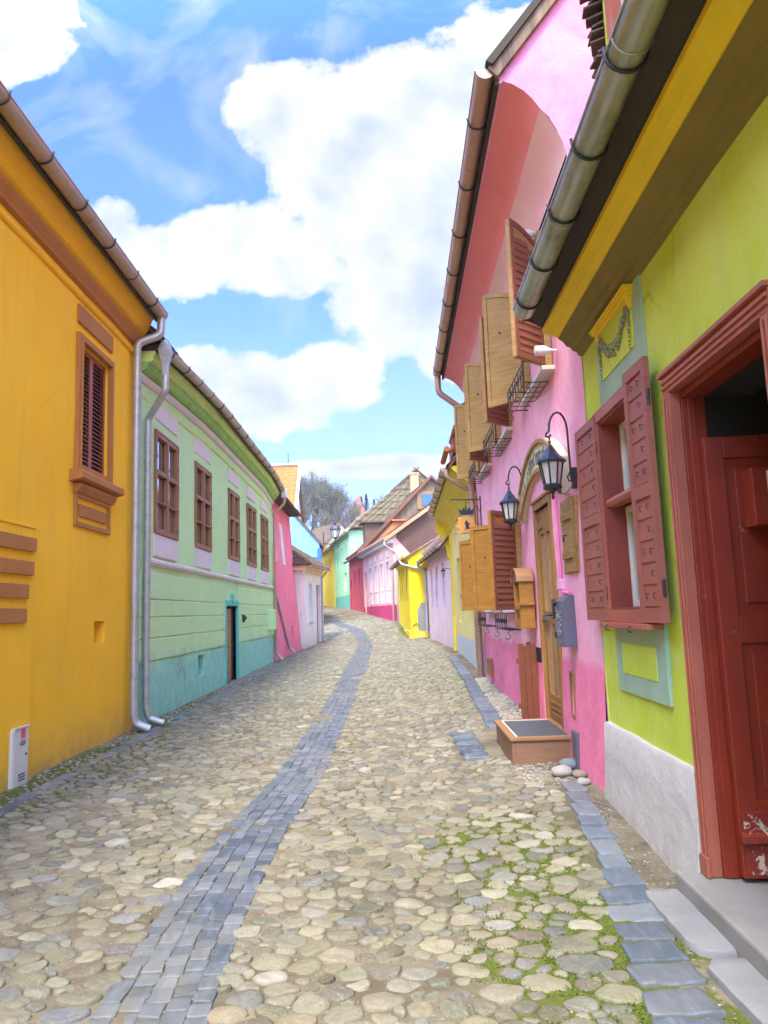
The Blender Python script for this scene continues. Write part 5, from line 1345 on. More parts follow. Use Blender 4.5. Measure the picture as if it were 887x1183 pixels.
# lantern on an arm at the blue house corner
lamp = thing('street_lamp', 'black street lamp with scroll bracket at the corner of the sky-blue house', 'lamp', loc=(-3.15, 40.95, 5.55))
mb = MB(); mb.tube([(0,0,-.2),(0,0,.5)], .03, 6); mb.tube([(0,0,-.1),(.35,0,-.18),(.62,0,-.1),(.66,0,.12),(.66,0,.22)], .025, 6); mb.tube([(.66+.16*math.cos(a*.7+1.2), 0, -.30+.16*math.sin(a*.7+1.2)) for a in range(9)], .02, 5)
put('bracket', mb, M['iron'], lamp, smooth=True)
mb = MB(); mb.lathe([(.06,.10),(.10,.18),(.20,.2)], (.66,0,0), 6); mb.lathe([(.30,.62),(.31,.66),(.17,.85),(.06,.92),(.08,1.0),(.01,1.08)], (.66,0,0), 6); 
for k in range(6):
    a = k*PI/3; mb.tube([(.66+.16*math.cos(a), .16*math.sin(a), .19), (.66+.26*math.cos(a), .26*math.sin(a), .64)], .018, 4)
put('hood', mb, M['lamp_hood'], lamp)
mb = MB(); mb.lathe([(.14,.2),(.235,.62)], (.66,0,0), 6); put('glass', mb, M['lamp_glass'], lamp)
# =================================================================== terrain and street surface
def hill(x, y):
    b = lerp_t(ZC, min(y, 90))-.5
    if y > 88:
        k = min(1, (y-88)/44); k = k*k*(3-2*k)
        hx = 1-.55*min(1, max(0, (x-8)/35)); b += 11.5*k*hx
        if y > 132: b += min(10, (y-132)*.05)
        b += noise.noise(Vector((x*.05, y*.05, 1)))*1.2*k
    if x > lerp_t(XR, y)+2 and y > 20: b += min(3, (x-lerp_t(XR, y)-2)*.15)
    return b
def axis(lo, hi, mid, d0, gr):
    a = [mid]; d = d0
    while a[-1] < hi: a.append(a[-1]+d); d *= gr
    b = [mid]; d = d0
    while b[-1] > lo: b.append(b[-1]-d); d *= gr
    return sorted(set(b[1:]+a))
xs = axis(-900, 900, 0, 2.5, 1.09); ys = axis(-900, 1500, 60, 2.5, 1.07)
mb = MB(); mb.v = [(x, y, hill(x, y)) for y in ys for x in xs]; nx = len(xs)
mb.f = [(j*nx+i, j*nx+i+1, (j+1)*nx+i+1, (j+1)*nx+i) for j in range(len(ys)-1) for i in range(nx-1)]; mb.m = [0]*len(mb.f)
def _terr():
    m = NT('hillside_grass_and_scrub'); a = m.noise(.15, 6, .7); b = m.noise(1.2, 5, .7)
    col = m.mix(m.ramp(a, [(.35, 0.), (.65, 1.)]), (.10,.12,.04), (.20,.16,.08)); col = m.mix(m.math('MULTIPLY', b, .5), col, (.06,.08,.03))
    return m.out(col, .95, m.bump(b, .6, .3))
t = put('ground', mb, _terr(), smooth=True, angle=180); tag(t, kind='structure')

def _soil():
    m = NT('sandy_joint_soil'); o = m.obj()
    a = m.noise(1.3, 5, .65); b = m.noise(9, 5, .7); f = m.noise(110, 3, .7); g = m.noise(45, 4, .7)
    col = m.mix(m.ramp(a, [(.42, 0.), (.66, 1.)]), (.12,.10,.065), (.27,.24,.165))
    col = m.mix(m.math('MULTIPLY', m.ramp(f, [(.5, 0.), (.7, 1.)]), .5), col, (.16,.14,.09))
    col = m.mix(m.math('MULTIPLY', m.ramp(g, [(.62, 0.), (.68, 1.)]), .5), col, (.52,.50,.42))
    # moss in the joints: a few damp areas
    def blob(cx, cy, rx, ry):
        mp = m.n('ShaderNodeMapping'); m.link(o, mp.inputs['Vector']); mp.inputs['Scale'].default_value = (1/rx, 1/ry, 0); mp.inputs['Location'].default_value = (-cx/rx, -cy/ry, 0)
        d = m.n('ShaderNodeVectorMath', operation='LENGTH'); m.link(mp.outputs[0], d.inputs[0])
        return m.math('SUBTRACT', 1.0, d.outputs['Value'], clamp=True)
    ms = None
    for q in MOSS:
        k = blob(*q); ms = k if ms is None else m.math('MAXIMUM', ms, k)
    k = m.math('ADD', m.math('MULTIPLY', ms, 1.1), m.math('MULTIPLY', m.math('SUBTRACT', b, .5), 1.6))
    k = m.ramp(k, [(.36, 0.), (.52, 1.)])
    col = m.mix(m.math('MULTIPLY', k, .9), col, m.mix(g, (.045,.07,.008), (.13,.16,.015)))
    return m.out(col, .95, m.bump(g, .5, .01, m.bump(b, .5, .03)), spec=.2)
MOSS = [(.85,3.6,.75,1.4), (.75,5.0,.8,1.2), (1.0,2.6,.6,1.0), (-3.1,6.6,.6,2.2), (-2.9,8.5,.7,2.6), (-3.0,4.6,.5,1.3), (1.2,14.5,.9,3.2), (.9,17,.9,2.5), (-3.2,12,.35,4), (.9,33,.6,3.)]
ysr = [-6.]
while ysr[-1] < 88: ysr.append(ysr[-1]+(.09 if -.5 < ysr[-1] < 12 else .25 if ysr[-1] < 30 else .8))
mb = MB(); nu = 80
for y in ysr:
    xl, xr = lerp_t(XL, y)-.5, lerp_t(XR, y)+.5
    for i in range(nu+1):
        x = xl+(xr-xl)*i/nu
        mb.v.append((x, y, ground_z(x, y)+.010*noise.noise(Vector((x*2.2, y*2.2, 0)))+.005*noise.noise(Vector((x*9, y*9, 4)))))
mb.f = [(j*(nu+1)+i, j*(nu+1)+i+1, (j+1)*(nu+1)+i+1, (j+1)*(nu+1)+i) for j in range(len(ysr)-1) for i in range(nu)]; mb.m = [0]*len(mb.f)
o = put('street', mb, _soil(), smooth=True, angle=180); tag(o, kind='structure')

# ------------------------------------------------------------------ stone packing
SL = [(-3,.66),(0,.74),(2.95,.94),(4.2,1.12),(4.35,1.20),(6.4,1.42)]; SR = [(-3,.92),(0,1.0),(2.95,1.24),(4.2,1.40),(4.35,1.40),(6.4,1.60)]
SL2 = [(9.1,1.20),(14,1.46),(20,1.72)]; SR2 = [(9.1,1.44),(14,1.68),(20,1.94)]
def CRt(y):
    if y < 6.4: return lerp_t(SL, y)-.01
    if y < 7.5: return 1.15
    if y < 8.95: return .70
    if y < 9.1: return 1.1
    if y < 20: return lerp_t(SL2, y)-.01
    return lerp_t(XR, y)-.25
def CLt(y): return lerp_t(XL, y)+.30+.06*math.sin(y*1.3)
CHW = .235
rn = random.Random(42)
def chan_half(y): return CHW+(.0 if y < 18 else .06)
def allowed(x, y, r):
    if x-r*.8 < CLt(y) or x+r*.8 > CRt(y): return False
    c = lerp_t(CH, y)
    if abs(x-c) < chan_half(y)+r*.75 and y < 44: return False
    return True
seeds = []; cell = .3; grid = {}
AX = 1.28   # stones lie with their long side across the lane
def near_ok(x, y, r, pack):
    gx, gy = int(math.floor(x/cell)), int(math.floor(y/cell))
    for i in (-1, 0, 1):
        for j in (-1, 0, 1):
            for (a, b, q) in grid.get((gx+i, gy+j), ()):
                if ((a-x)/AX)**2+(b-y)**2 < ((r+q)*pack)**2: return False
    return True
def try_add(x, y, r, pack):
    if not allowed(x, y, r) or not near_ok(x, y, r, pack): return
    seeds.append((x, y, r)); grid.setdefault((int(math.floor(x/cell)), int(math.floor(y/cell))), []).append((x, y, r))
def pick_xy(y0, y1):
    y = rn.uniform(y0, y1); return rn.uniform(CLt(y), CRt(y)), y
for (y0, y1, scl) in ((.9, 7, .84), (7, 16, .78), (16, 26, .95), (26, 46, 1.3)):
    A = (y1-y0)*4.2/scl**2
    for k in range(int(A*2.2)):
        x, y = pick_xy(y0, y1); try_add(x, y, rn.uniform(.072, .118)*scl, .90)
    for k in range(int(A*60)):
        x, y = pick_xy(y0, y1); try_add(x, y, rn.uniform(.058, .082)*scl, .90)
    for k in range(int(A*130)):
        x, y = pick_xy(y0, y1); try_add(x, y, rn.uniform(.038, .055)*scl, .88)
    for k in range(int(A*130)):
        x, y = pick_xy(y0, y1); try_add(x, y, rn.uniform(.022, .032)*scl, .92)
def clip(poly, nx, ny, d):
    out = []; n = len(poly)
    for i in range(n):
        p, q = poly[i], poly[(i+1) % n]; a = p[0]*nx+p[1]*ny-d; b = q[0]*nx+q[1]*ny-d
        if a <= 0: out.append(p)
        if (a < 0) != (b < 0) and a != b:
            t = a/(a-b); out.append((p[0]+(q[0]-p[0])*t, p[1]+(q[1]-p[1])*t))
    return out
V = []; Fc = []; Cc_ = []
PAL = [((.46,.43,.29), 10), ((.52,.49,.35), 8), ((.42,.41,.30), 9), ((.37,.37,.23), 8), ((.38,.40,.31), 7), ((.27,.31,.34), 3.0), ((.33,.36,.37), 3), ((.66,.64,.55), 2.0), ((.36,.33,.34), 1.2), ((.34,.24,.19), .3), ((.47,.40,.25), 3)]
PT = sum(w for _, w in PAL)
def pick_col():
    t = rn.uniform(0, PT)
    for c, w in PAL:
        t -= w
        if t <= 0: break
    gm = sum(c)/3; c = tuple(q*.72+gm*.28*t_ for q, t_ in zip(c, (1.04, 1.0, .92)))
    k = rn.uniform(.52, 1.2)*.53; return (c[0]*k*rn.uniform(.96,1.04), c[1]*k*.98, c[2]*k*rn.uniform(.82,1.02))
def dome(cx, cy, rad, K, h, rings, tilt, cz, gx, gy, col, rough=.0, sd=0., ax=1., low=.03):
    """rad: K radii about the centre; rings: (fraction, height share)"""
    base = len(V); zc = cz
    for ri, (f, hf) in enumerate(rings):
        for i in range(K):
            a = 2*PI*i/K; r = rad[i]*f; dx, dy = r*math.cos(a), r*math.sin(a)
            z = -low if hf < 0 else h*hf
            if hf > 0: z += tilt[0]*dx+tilt[1]*dy
            if rough and hf > 0: z += rough*noise.noise(Vector(((cx+dx)*11+sd, (cy+dy)*11, sd)))+rough*.3*noise.noise(Vector(((cx+dx)*32, (cy+dy)*32, sd)))
            V.append((cx+dx, cy+dy, zc+gx*dx+gy*dy+z)); Cc_.append(col)
    V.append((cx, cy, zc+h*rings[-1][1]*1.02+(rough*noise.noise(Vector((cx*11+sd, cy*11, sd))) if rough else 0))); Cc_.append(col)
    R = len(rings)
    for ri in range(R-1):
        for i in range(K):
            Fc.append((base+ri*K+i, base+ri*K+(i+1)%K, base+(ri+1)*K+(i+1)%K, base+(ri+1)*K+i))
    for i in range(K): Fc.append((base+(R-1)*K+i, base+(R-1)*K+(i+1)%K, base+R*K))
def poly_radii(poly, K, smooth):
    cx = sum(p[0] for p in poly)/len(poly); cy = sum(p[1] for p in poly)/len(poly)
    A = 0; sx = sy = 0
    for i in range(len(poly)):
        p, q = poly[i], poly[(i+1) % len(poly)]; c = p[0]*q[1]-q[0]*p[1]; A += c; sx += (p[0]+q[0])*c; sy += (p[1]+q[1])*c
    if abs(A) > 1e-9: cx, cy = sx/(3*A), sy/(3*A)
    rad = []
    for i in range(K):
        a = 2*PI*i/K; dx, dy = math.cos(a), math.sin(a); best = 1e9
        for j in range(len(poly)):
            p, q = poly[j], poly[(j+1) % len(poly)]; ex, ey = q[0]-p[0], q[1]-p[1]
            den = dx*ey-dy*ex
            if abs(den) < 1e-12: continue
            t = ((p[0]-cx)*ey-(p[1]-cy)*ex)/den; s = ((p[0]-cx)*dy-(p[1]-cy)*dx)/den
            if t > 0 and -1e-6 <= s <= 1+1e-6: best = min(best, t)
        rad.append(best if best < 1e8 else .02)
    for _ in range(smooth):
        rad = [min(rad[i], (rad[i-1]+2*rad[i]+rad[(i+1) % K])/4*1.0+.0) if True else 0 for i in range(K)]
    return cx, cy, rad
RN = [(1.0,-1),(1.0,.20),(.94,.58),(.83,.83),(.60,.97),(.28,1.0)]
RM = [(1.0,-1),(.97,.35),(.80,.80),(.45,1.0)]
RF = [(1.0,-1),(.88,.6),(.5,1.0)]
for (x, y, r) in seeds:
    g = (.004 if y < 12 else .006); R2 = r*1.42
    poly = [(AX*R2*math.cos(k*PI/6+.2), R2*math.sin(k*PI/6+.2)) for k in range(12)]
    gx, gy = int(math.floor(x/cell)), int(math.floor(y/cell))
    for i in (-1, 0, 1):
        for j in (-1, 0, 1):
            for (a, b, q) in grid.get((gx+i, gy+j), ()):
                dx, dy = a-x, b-y
                if dx == 0 and dy == 0: continue
                ex, ey = dx/AX, dy; D2 = ex*ex+ey*ey
                if D2 > ((r+q)*1.9)**2: continue
                # power bisector in the squeezed metric
                t = (D2+r*r*1.-q*q*1.)/(2*D2)
                nx_, ny_ = dx/AX/AX, dy; L_ = math.hypot(nx_, ny_); d_ = (nx_*dx*t+ny_*dy*t)/L_
                poly = clip(poly, nx_/L_, ny_/L_, d_-g*(.7+rn.random()*.6))
                if len(poly) < 3: break
            if len(poly) < 3: break
        if len(poly) < 3: break
    if len(poly) < 3: continue
    K = 18 if y < 6 else 14 if y < 11 else 10 if y < 18 else 8
    cx, cy, rad = poly_radii(poly, K, 2 if y < 11 else 1); rad = [q*(1+.10*noise.noise(Vector((x*9+math.cos(2*PI*i/K)*1.1, y*9+math.sin(2*PI*i/K)*1.1, r*50)))) for i, q in enumerate(rad)]
    if max(rad) < .012: continue
    X, Yy = x+cx, y+cy
    gz0 = ground_z(X, Yy); gxx = (ground_z(X+.05, Yy)-gz0)/.05; gyy = (ground_z(X, Yy+.05)-gz0)/.05
    sink = noise.noise(Vector((X*.9, Yy*.9, 7)))
    h = (.008+.09*min(r, .10))*rn.uniform(.7, 1.15)*(.9+.7*sink)+.003
    if y > 12: h *= 1.25
    tl = (rn.uniform(-.10, .10), rn.uniform(-.10, .10))
    dome(X, Yy, rad, K, h, RN if y < 8 else RM if y < 16 else RF, tl, gz0-.001, gxx, gyy, (*pick_col(), 1.), .015 if y < 11 else .006, rn.random()*50)
mb = MB(); mb.v = V; mb.f = Fc; mb.m = [0]*len(Fc)
def _cob():
    m = NT('river_cobbles'); at = m.n('ShaderNodeAttribute', attribute_name='stone_col')
    a = m.noise(14, 5, .65); b = m.noise(70, 4, .7); v = m.noise(5, 3, .6, dist=2.5); big = m.noise(.7, 4, .6)
    col = m.mix(m.ramp(a, [(.3, 0.), (.7, .5)]), at.outputs['Color'], m.mix(1.0, at.outputs['Color'], (.50,.48,.42), 'MULTIPLY'))
    col = m.mix(m.math('MULTIPLY', m.ramp(b, [(.55, 0.), (.7, 1.)]), .22), col, (.50,.47,.37))
    vein = m.ramp(v, [(.485, 0.), (.5, 1.), (.515, 0.)])
    col = m.mix(m.math('MULTIPLY', vein, .18), col, (.6,.58,.52))
    dust = m.noise(3.5, 5, .7)
    col = m.mix(m.ramp(dust, [(.40, .05), (.70, .50)]), col, (.27,.25,.165))
    return m.out(col, .62, m.bump(b, .7, .005, m.bump(a, .9, .018)), spec=.25)
o = put('cobblestones', mb, _cob(), None, smooth=True, angle=180, cols=Cc_); tag(o, kind='structure')
print('stones', len(seeds), 'faces', len(Fc))

# ------------------------------------------------------------------ slate setts of the central drain
def square_radii(hw, hl, K, rot, jit):
    c = [(-hw, -hl), (hw, -hl), (hw, hl), (-hw, hl)]
    c = [(p[0]+rn.uniform(-jit, jit), p[1]+rn.uniform(-jit, jit)) for p in c]
    cr, sr = math.cos(rot), math.sin(rot)
    return [(p[0]*cr-p[1]*sr, p[0]*sr+p[1]*cr) for p in c]
V.clear() if False else None
def new_set():
    global V, Fc, Cc_
    V, Fc, Cc_ = [], [], []
new_set()
SLP = [(.14,.175,.215), (.17,.205,.245), (.21,.235,.26), (.115,.145,.18), (.25,.265,.27), (.18,.20,.215)]
RS = [(1.0,-1),(1.0,.55),(.955,.9),(.80,.99),(.4,1.0)]
y = -1.5
while y < 44:
    pit = rn.uniform(.098, .118) if y < 20 else rn.uniform(.15, .18)
    c0, c1 = lerp_t(CH, y), lerp_t(CH, y+.3); rot = -math.atan2(c1-c0, .3)
    ncol = 5; wcol = 2*chan_half(y)/ncol
    for k in range(ncol):
        yy = y+(.05 if k % 2 else 0)+rn.uniform(-.008, .008); xx = lerp_t(CH, yy)+(k-2)*wcol+rn.uniform(-.004, .004)
        cov = noise.noise(Vector((xx*1.5, yy*.9, 9)))+.35*noise.noise(Vector((xx*5, yy*4, 2)))
        if cov > .52 and yy > 4.6: continue
        pl = square_radii(wcol/2-.002, pit/2-.002, 0, rot, .006); K = 28 if y < 7 else 16 if y < 14 else 8
        cx, cy, rad = poly_radii(pl, K, 0); c = rn.choice(SLP); q = rn.uniform(.85, 1.2); d = max(0, min(1, (cov-.0)*2.2))
        col = (*mixc(sc(c, q*.58), (.26,.25,.19), d*.25), 1)
        z0 = ground_z(xx, yy)
        dome(xx+cx, yy+cy, rad, K, rn.uniform(.007, .013)-d*.003, RS if y < 14 else RF, (rn.uniform(-.05,.05), rn.uniform(-.05,.05)), z0, 0, (ground_z(xx, yy+.2)-z0)/.2, col, .004, rn.random()*9)
    y += pit
def _slate():
    m = NT('blue_slate'); at = m.n('ShaderNodeAttribute', attribute_name='stone_col'); a = m.noise(11, 5, .7); b = m.noise(60, 4, .7); s_ = m.noise(1., 5, .6, vec=m.mapping((25, 5, 5), rot=(0, 0, .5)))
    col = m.mix(m.ramp(a, [(.3, 0.), (.75, .6)]), at.outputs['Color'], m.mix(1.0, at.outputs['Color'], (.6,.62,.68), 'MULTIPLY'))
    col = m.mix(m.math('MULTIPLY', m.ramp(s_, [(.5, 0.), (.7, 1.)]), .25), col, (.28,.32,.38))
    d = m.noise(4, 6, .7); col = m.mix(m.math('MULTIPLY', m.ramp(d, [(.5, 0.), (.72, 1.)]), .22), col, (.27,.26,.20))
    return m.out(col, .5, m.bump(b, .2, .003, m.bump(a, .4, .006)), spec=.4)
slate_m = _slate()
mb = MB(); mb.v = V; mb.f = Fc; mb.m = [0]*len(Fc); o = put('drain_channel', mb, slate_m, smooth=True, angle=50, cols=Cc_); tag(o, kind='structure')
# slate slabs along the right edge
new_set()
def slab_row(y, hl, xl, xr, h, gap=.012):
    z0 = ground_z((xl+xr)/2, y); pl = [(xl-(xl+xr)/2+gap*.5, -hl+gap*.5), (xr-(xl+xr)/2-gap*.5, -hl+gap*.5), (xr-(xl+xr)/2-gap*.5, hl-gap*.5), (xl-(xl+xr)/2+gap*.5, hl-gap*.5)]
    pl = [(p[0]+rn.uniform(-.018,.018), p[1]+rn.uniform(-.012,.012)) for p in pl]; K = 44
    cx, cy, rad = poly_radii(pl, K, 0); c = rn.choice(SLP[:4])
    dome((xl+xr)/2+cx, y+cy, rad, K, h, RS, (rn.uniform(-.03,.03), rn.uniform(-.03,.03)), z0, 0, (ground_z(xl, y+.3)-ground_z(xl, y))/.3, (*sc(c, rn.uniform(.62, .9)), 1), .010, rn.random()*9)
y = -2.
while y < 4.25:
    hl = rn.uniform(.078, .105); y += hl; slab_row(y, hl, lerp_t(SL, y), lerp_t(SR, y), .017, .022); y += hl+.012
while y < 6.35:
    hl = rn.uniform(.10, .15); y += hl; slab_row(y, hl, lerp_t(SL, y), lerp_t(SR, y), .022); y += hl+.006
y = 7.5
while y < 8.9: slab_row(y+.05, .052, .72+rn.uniform(0,.04), 1.02 if y > 7.1 else 1.1, .03, .02); y += .115
y = 9.15
while y < 20:
    hl = rn.uniform(.10, .17); y += hl; slab_row(y, hl, lerp_t(SL2, y), lerp_t(SR2, y), .024); y += hl+.008
# faint slate edging on the left
y = 4.0
while y < 22:
    hl = rn.uniform(.12, .22); y += hl; c = noise.noise(Vector((3, y*.7, 0)))
    if c < .25: slab_row(y, hl, -3.16, -3.0, .012)
    y += hl+.02
mb = MB(); mb.v = V; mb.f = Fc; mb.m = [0]*len(Fc); o = put('kerb', mb, slate_m, smooth=True, angle=50, cols=Cc_); tag(o, kind='structure')

# big cracked flagstones and the rough cement strip by the red doorway
def onz(u, v, z):
    d = ray(u, v); t_ = (z-EYE)/d.z; return (d.x*t_, d.y*t_)
mb = MB()
for P in ([(738,1024),(790,1024),(832,1052),(868,1094),(803,1094)], [(803,1101),(872,1101),(985,1200),(950,1290),(905,1200)]):
    pl = [onz(u, v, .03) for u, v in P]; n_ = len(pl); cx = sum(p[0] for p in pl)/n_; cy = sum(p[1] for p in pl)/n_; K = 40
    new_set(); c2x, c2y, rad = poly_radii([(p[0]-cx, p[1]-cy) for p in pl][::-1], K, 1)
    dome(cx+c2x, cy+c2y, rad, K, .05, [(1.0,-1),(1.0,.7),(.97,.95),(.8,1.),(.4,1.)], (0, .01), ground_z(cx, cy)-.01, 0, 0, (0,0,0,1), .008, 3.)
    mb.raw(V, Fc)
y = .2
while y < 2.0:
    mb.box(1.15, 1.42, y, y+.75, -.05, .035); y += .78
o = put('flagstones', mb, M['slab'], smooth=True, angle=45); tag(o, kind='structure')

# ------------------------------------------------------------------ moss tufts and gravel
mb = MB(); rn = random.Random(77); cnt = 0
def mossval(x, y):
    v = max(max(0, 1-math.hypot((x-a)/c, (y-b)/d)) for a, b, c, d in MOSS[:7])
    return v*1.1+noise.noise(Vector((x*4, y*4, 0)))*.55
for _ in range(160000):
    x, y = (rn.uniform(.0, 1.7), rn.uniform(2.2, 6.6)) if rn.random() < .7 else (rn.uniform(-3.35, -2.3), rn.uniform(4.2, 11))
    if mossval(x, y) < .42: continue
    gx, gy = int(math.floor(x/cell)), int(math.floor(y/cell)); ins = False
    for i in (-1, 0, 1):
        for j in (-1, 0, 1):
            for (a, b, q) in grid.get((gx+i, gy+j), ()):
                if ((a-x)/AX)**2+(b-y)**2 < (q*.86)**2: ins = True; break
    if ins or (lerp_t(SL, y)+.02 < x < lerp_t(SR, y)-.02 and y < 6.4): continue
    z = ground_z(x, y)+.004; a = rn.uniform(0, 2*PI); h = rn.uniform(.003, .010); w_ = rn.uniform(.004, .008); dx, dy = math.cos(a)*w_, math.sin(a)*w_; lx, ly = rn.uniform(-.008, .008), rn.uniform(-.008, .008)
    mb.face([(x-dx, y-dy, z), (x+dx, y+dy, z), (x+lx, y+ly, z+h)]); cnt += 1
    if cnt > 17000: break
def _moss():
    m = NT('bright_moss'); a = m.noise(30, 3, .6); return m.out(m.mix(a, (.05,.085,.006), (.15,.19,.015)), .9)
o = put('moss', mb, _moss()); tag(o, 'bright green moss growing in the joints between the cobbles', 'moss', kind='stuff'); print('moss', cnt)
mb = MB(); rn = random.Random(5)
def pebble(x, y, r):
    z = ground_z(x, y)+r*.3; a = rn.uniform(0, PI); c, s = math.cos(a), math.sin(a)
    vs = [(0,0,r*.6)]+[(r*1.2*math.cos(k*PI/3+a), r*.9*math.sin(k*PI/3+a), r*.15*(1 if k % 2 else .6)) for k in range(6)]
    mb.raw([(x+p[0], y+p[1], z+p[2]) for p in vs]+[(x+p[0]*.8, y+p[1]*.8, z-r*.6) for p in vs[1:]], [(0, 1+k, 1+(k+1) % 6) for k in range(6)]+[(1+k, 7+k, 7+(k+1) % 6, 1+(k+1) % 6) for k in range(6)])
for _ in range(2600):
    y = rn.uniform(8.2, 14.3); x = rn.uniform(lerp_t(SR2, y), XW(y)-.01); pebble(x, y, rn.uniform(.008, .026))
for _ in range(700):
    y = rn.uniform(6.3, 7.3); x = rn.uniform(1.15, XW(y)+.02); pebble(x, y, rn.uniform(.004, .016))
for _ in range(500):
    y = rn.uniform(2.4, 6.3); x = rn.uniform(lerp_t(SR, y), XW(y)-.03); pebble(x, y, rn.uniform(.003, .009))
for _ in range(1800):
    y = rn.uniform(5.5, 22); x = rn.uniform(-3.38, -3.08); pebble(x, y, rn.uniform(.004, .02))
for _ in range(4000):
    y = rn.uniform(1.5, 9); x = rn.uniform(-3.0, 1.1); pebble(x, y, rn.uniform(.002, .006))
def _grav():
    m = NT('mixed_gravel'); v = m.n('ShaderNodeTexVoronoi'); v.inputs['Scale'].default_value = 28; m.link(m.obj(), v.inputs['Vector']); s_ = m.n('ShaderNodeSeparateColor'); m.link(v.outputs['Color'], s_.inputs[0])
    return m.out(m.ramp(s_.outputs[0], [(0, (.16,.14,.10)), (.35, (.30,.27,.19)), (.7, (.23,.23,.21)), (1, (.44,.41,.34))]), .85)
o = put('gravel', mb, _grav(), smooth=False); tag(o, 'loose gravel and grit gathered along the wall feet', 'gravel', kind='stuff')
# =================================================================== trees on the hill
def bark(name, c): 
    m = NT(name); a = m.noise(3, 4, .6); return m.out(m.mix(a, sc(c, .7), sc(c, 1.2)), .9)
def leafm(name, c1, c2):
    m = NT(name); a = m.noise(.9, 4, .7); b = m.noise(6, 3, .7)
    col = m.mix(m.ramp(a, [(.35, 0.), (.65, 1.)]), c1, c2); col = m.mix(m.math('MULTIPLY', b, .4), col, sc(c1, .6))
    return m.out(col, .85)
bark_m = bark('grey_bark', (.13,.115,.09))
def bare_tree_meshes(seed, H=11., spread=.5, leafy=.35):
    rn = random.Random(seed); tr = MB(); cr = MB(); tips = []
    def br(p, d, L, r, lvl):
        k = 3; pts = [p]; q = Vector(p); dd = d.copy()
        for i in range(k):
            dd = (dd+Vector((rn.uniform(-.16,.16), rn.uniform(-.16,.16), rn.uniform(-.02,.14)))).normalized(); q = q+dd*(L/k); pts.append(q.copy())
        (tr if lvl < 3 else cr).tube(pts, [r*(1-.38*i/k) for i in range(k+1)], 5 if lvl < 2 else 3, cap=False)
        if lvl >= 4: tips.append(q); tips.append(pts[2]); return
        n = (5, 4, 4, 3)[lvl]
        for i in range(n):
            t = rn.uniform(.45, 1.) if lvl else rn.uniform(.35, 1.)
            b = pts[min(k, max(1, int(t*k+.5)))]; a = rn.uniform(0, 2*PI); sp = rn.uniform(.35, .85)
            nd = (dd*.9+Vector((math.cos(a)*sp, math.sin(a)*sp, rn.uniform(.1,.5)))).normalized()
            br(b, nd, L*rn.uniform(.55, .78), r*.52, lvl+1)
        br(pts[-1], dd, L*.62, r*.6, lvl+1)
    br(Vector((0, 0, -.6)), Vector((0, 0, 1)), H*.42, H*.022, 0)
    lf = MB()
    for t in tips:
        if rn.random() > leafy: continue
        for _ in range(2):
            c = t+Vector((rn.uniform(-.3,.3), rn.uniform(-.3,.3), rn.uniform(-.3,.3))); s = rn.uniform(.06, .13); u = Vector((rn.uniform(-1,1), rn.uniform(-1,1), rn.uniform(-1,1))).normalized(); v = u.orthogonal().normalized()
            lf.face([c-u*s, c+v*s*.6, c+u*s, c-v*s*.6])
    return tr, cr, lf
def conifer_meshes(seed, H=10., W=2.2):
    rn = random.Random(seed); tr = MB(); tr.tube([(0,0,-.5),(0,0,H*.5),(0,0,H*.98)], [.16,.10,.02], 6); lf = MB(); n = 46
    for i in range(n):
        t = i/(n-1); z = H*(.10+.9*t); R = W*(1-t)**.85*rn.uniform(.75, 1.15)+.12
        for k in range(9):
            a = rn.uniform(0, 2*PI); d = Vector((math.cos(a), math.sin(a), -.25))
            for s_ in range(6):
                f = (s_+.6)/6; c = Vector((0,0,z))+d*R*f; w = .20*(1.2-f*.6)
                for _ in range(2):
                    u = (d+Vector((rn.uniform(-.6,.6), rn.uniform(-.6,.6), rn.uniform(-.4,.2)))).normalized(); v = u.cross(Vector((0,0,1))).normalized()
                    cc = c+Vector((rn.uniform(-.12,.12), rn.uniform(-.12,.12), rn.uniform(-.15,.1)))
                    lf.face([cc-u*w, cc+v*w*.4, cc+u*w, cc-v*w*.4])
    return tr, lf
leaf_cols = {'green': leafm('fresh_spring_leaves', (.09,.14,.04), (.15,.19,.05)), 'buff': leafm('buff_budding_leaves', (.18,.15,.07), (.25,.20,.10)), 'dark': leafm('conifer_needles', (.035,.07,.04), (.06,.10,.05)), 'olive': leafm('olive_leaves', (.10,.14,.05), (.15,.18,.07))}
proto = {}
def mesh_of(key, mbs, mats, nm):
    out = []
    for n_, m_, mt in zip(nm, mbs, mats):
        me = bpy.data.meshes.new(n_); me.from_pydata(m_.v, [], m_.f); me.materials.append(mt); out.append((n_, me))
    proto[key] = out
for s in range(3):
    a, b, c = bare_tree_meshes(10+s, 11., leafy=(.35, .6, .8)[s])
    mesh_of('bare%d' % s, (a, b, c), (bark_m, bark_m, leaf_cols[('olive', 'buff', 'green')[s]]), ('trunk', 'branches', 'crown'))
a, b, c = bare_tree_meshes(31, 11., leafy=1.0); mesh_of('buffy', (a, b, c), (bark_m, bark_m, leaf_cols['buff']), ('trunk', 'branches', 'crown'))
for s in range(2):
    a, b = conifer_meshes(50+s); mesh_of('fir%d' % s, (a, b), (bark_m, leaf_cols['dark']), ('trunk', 'crown'))
def far_at(u, v_base, Yd):
    d = ray(u, v_base); t = Yd/d.y; return d.x*t
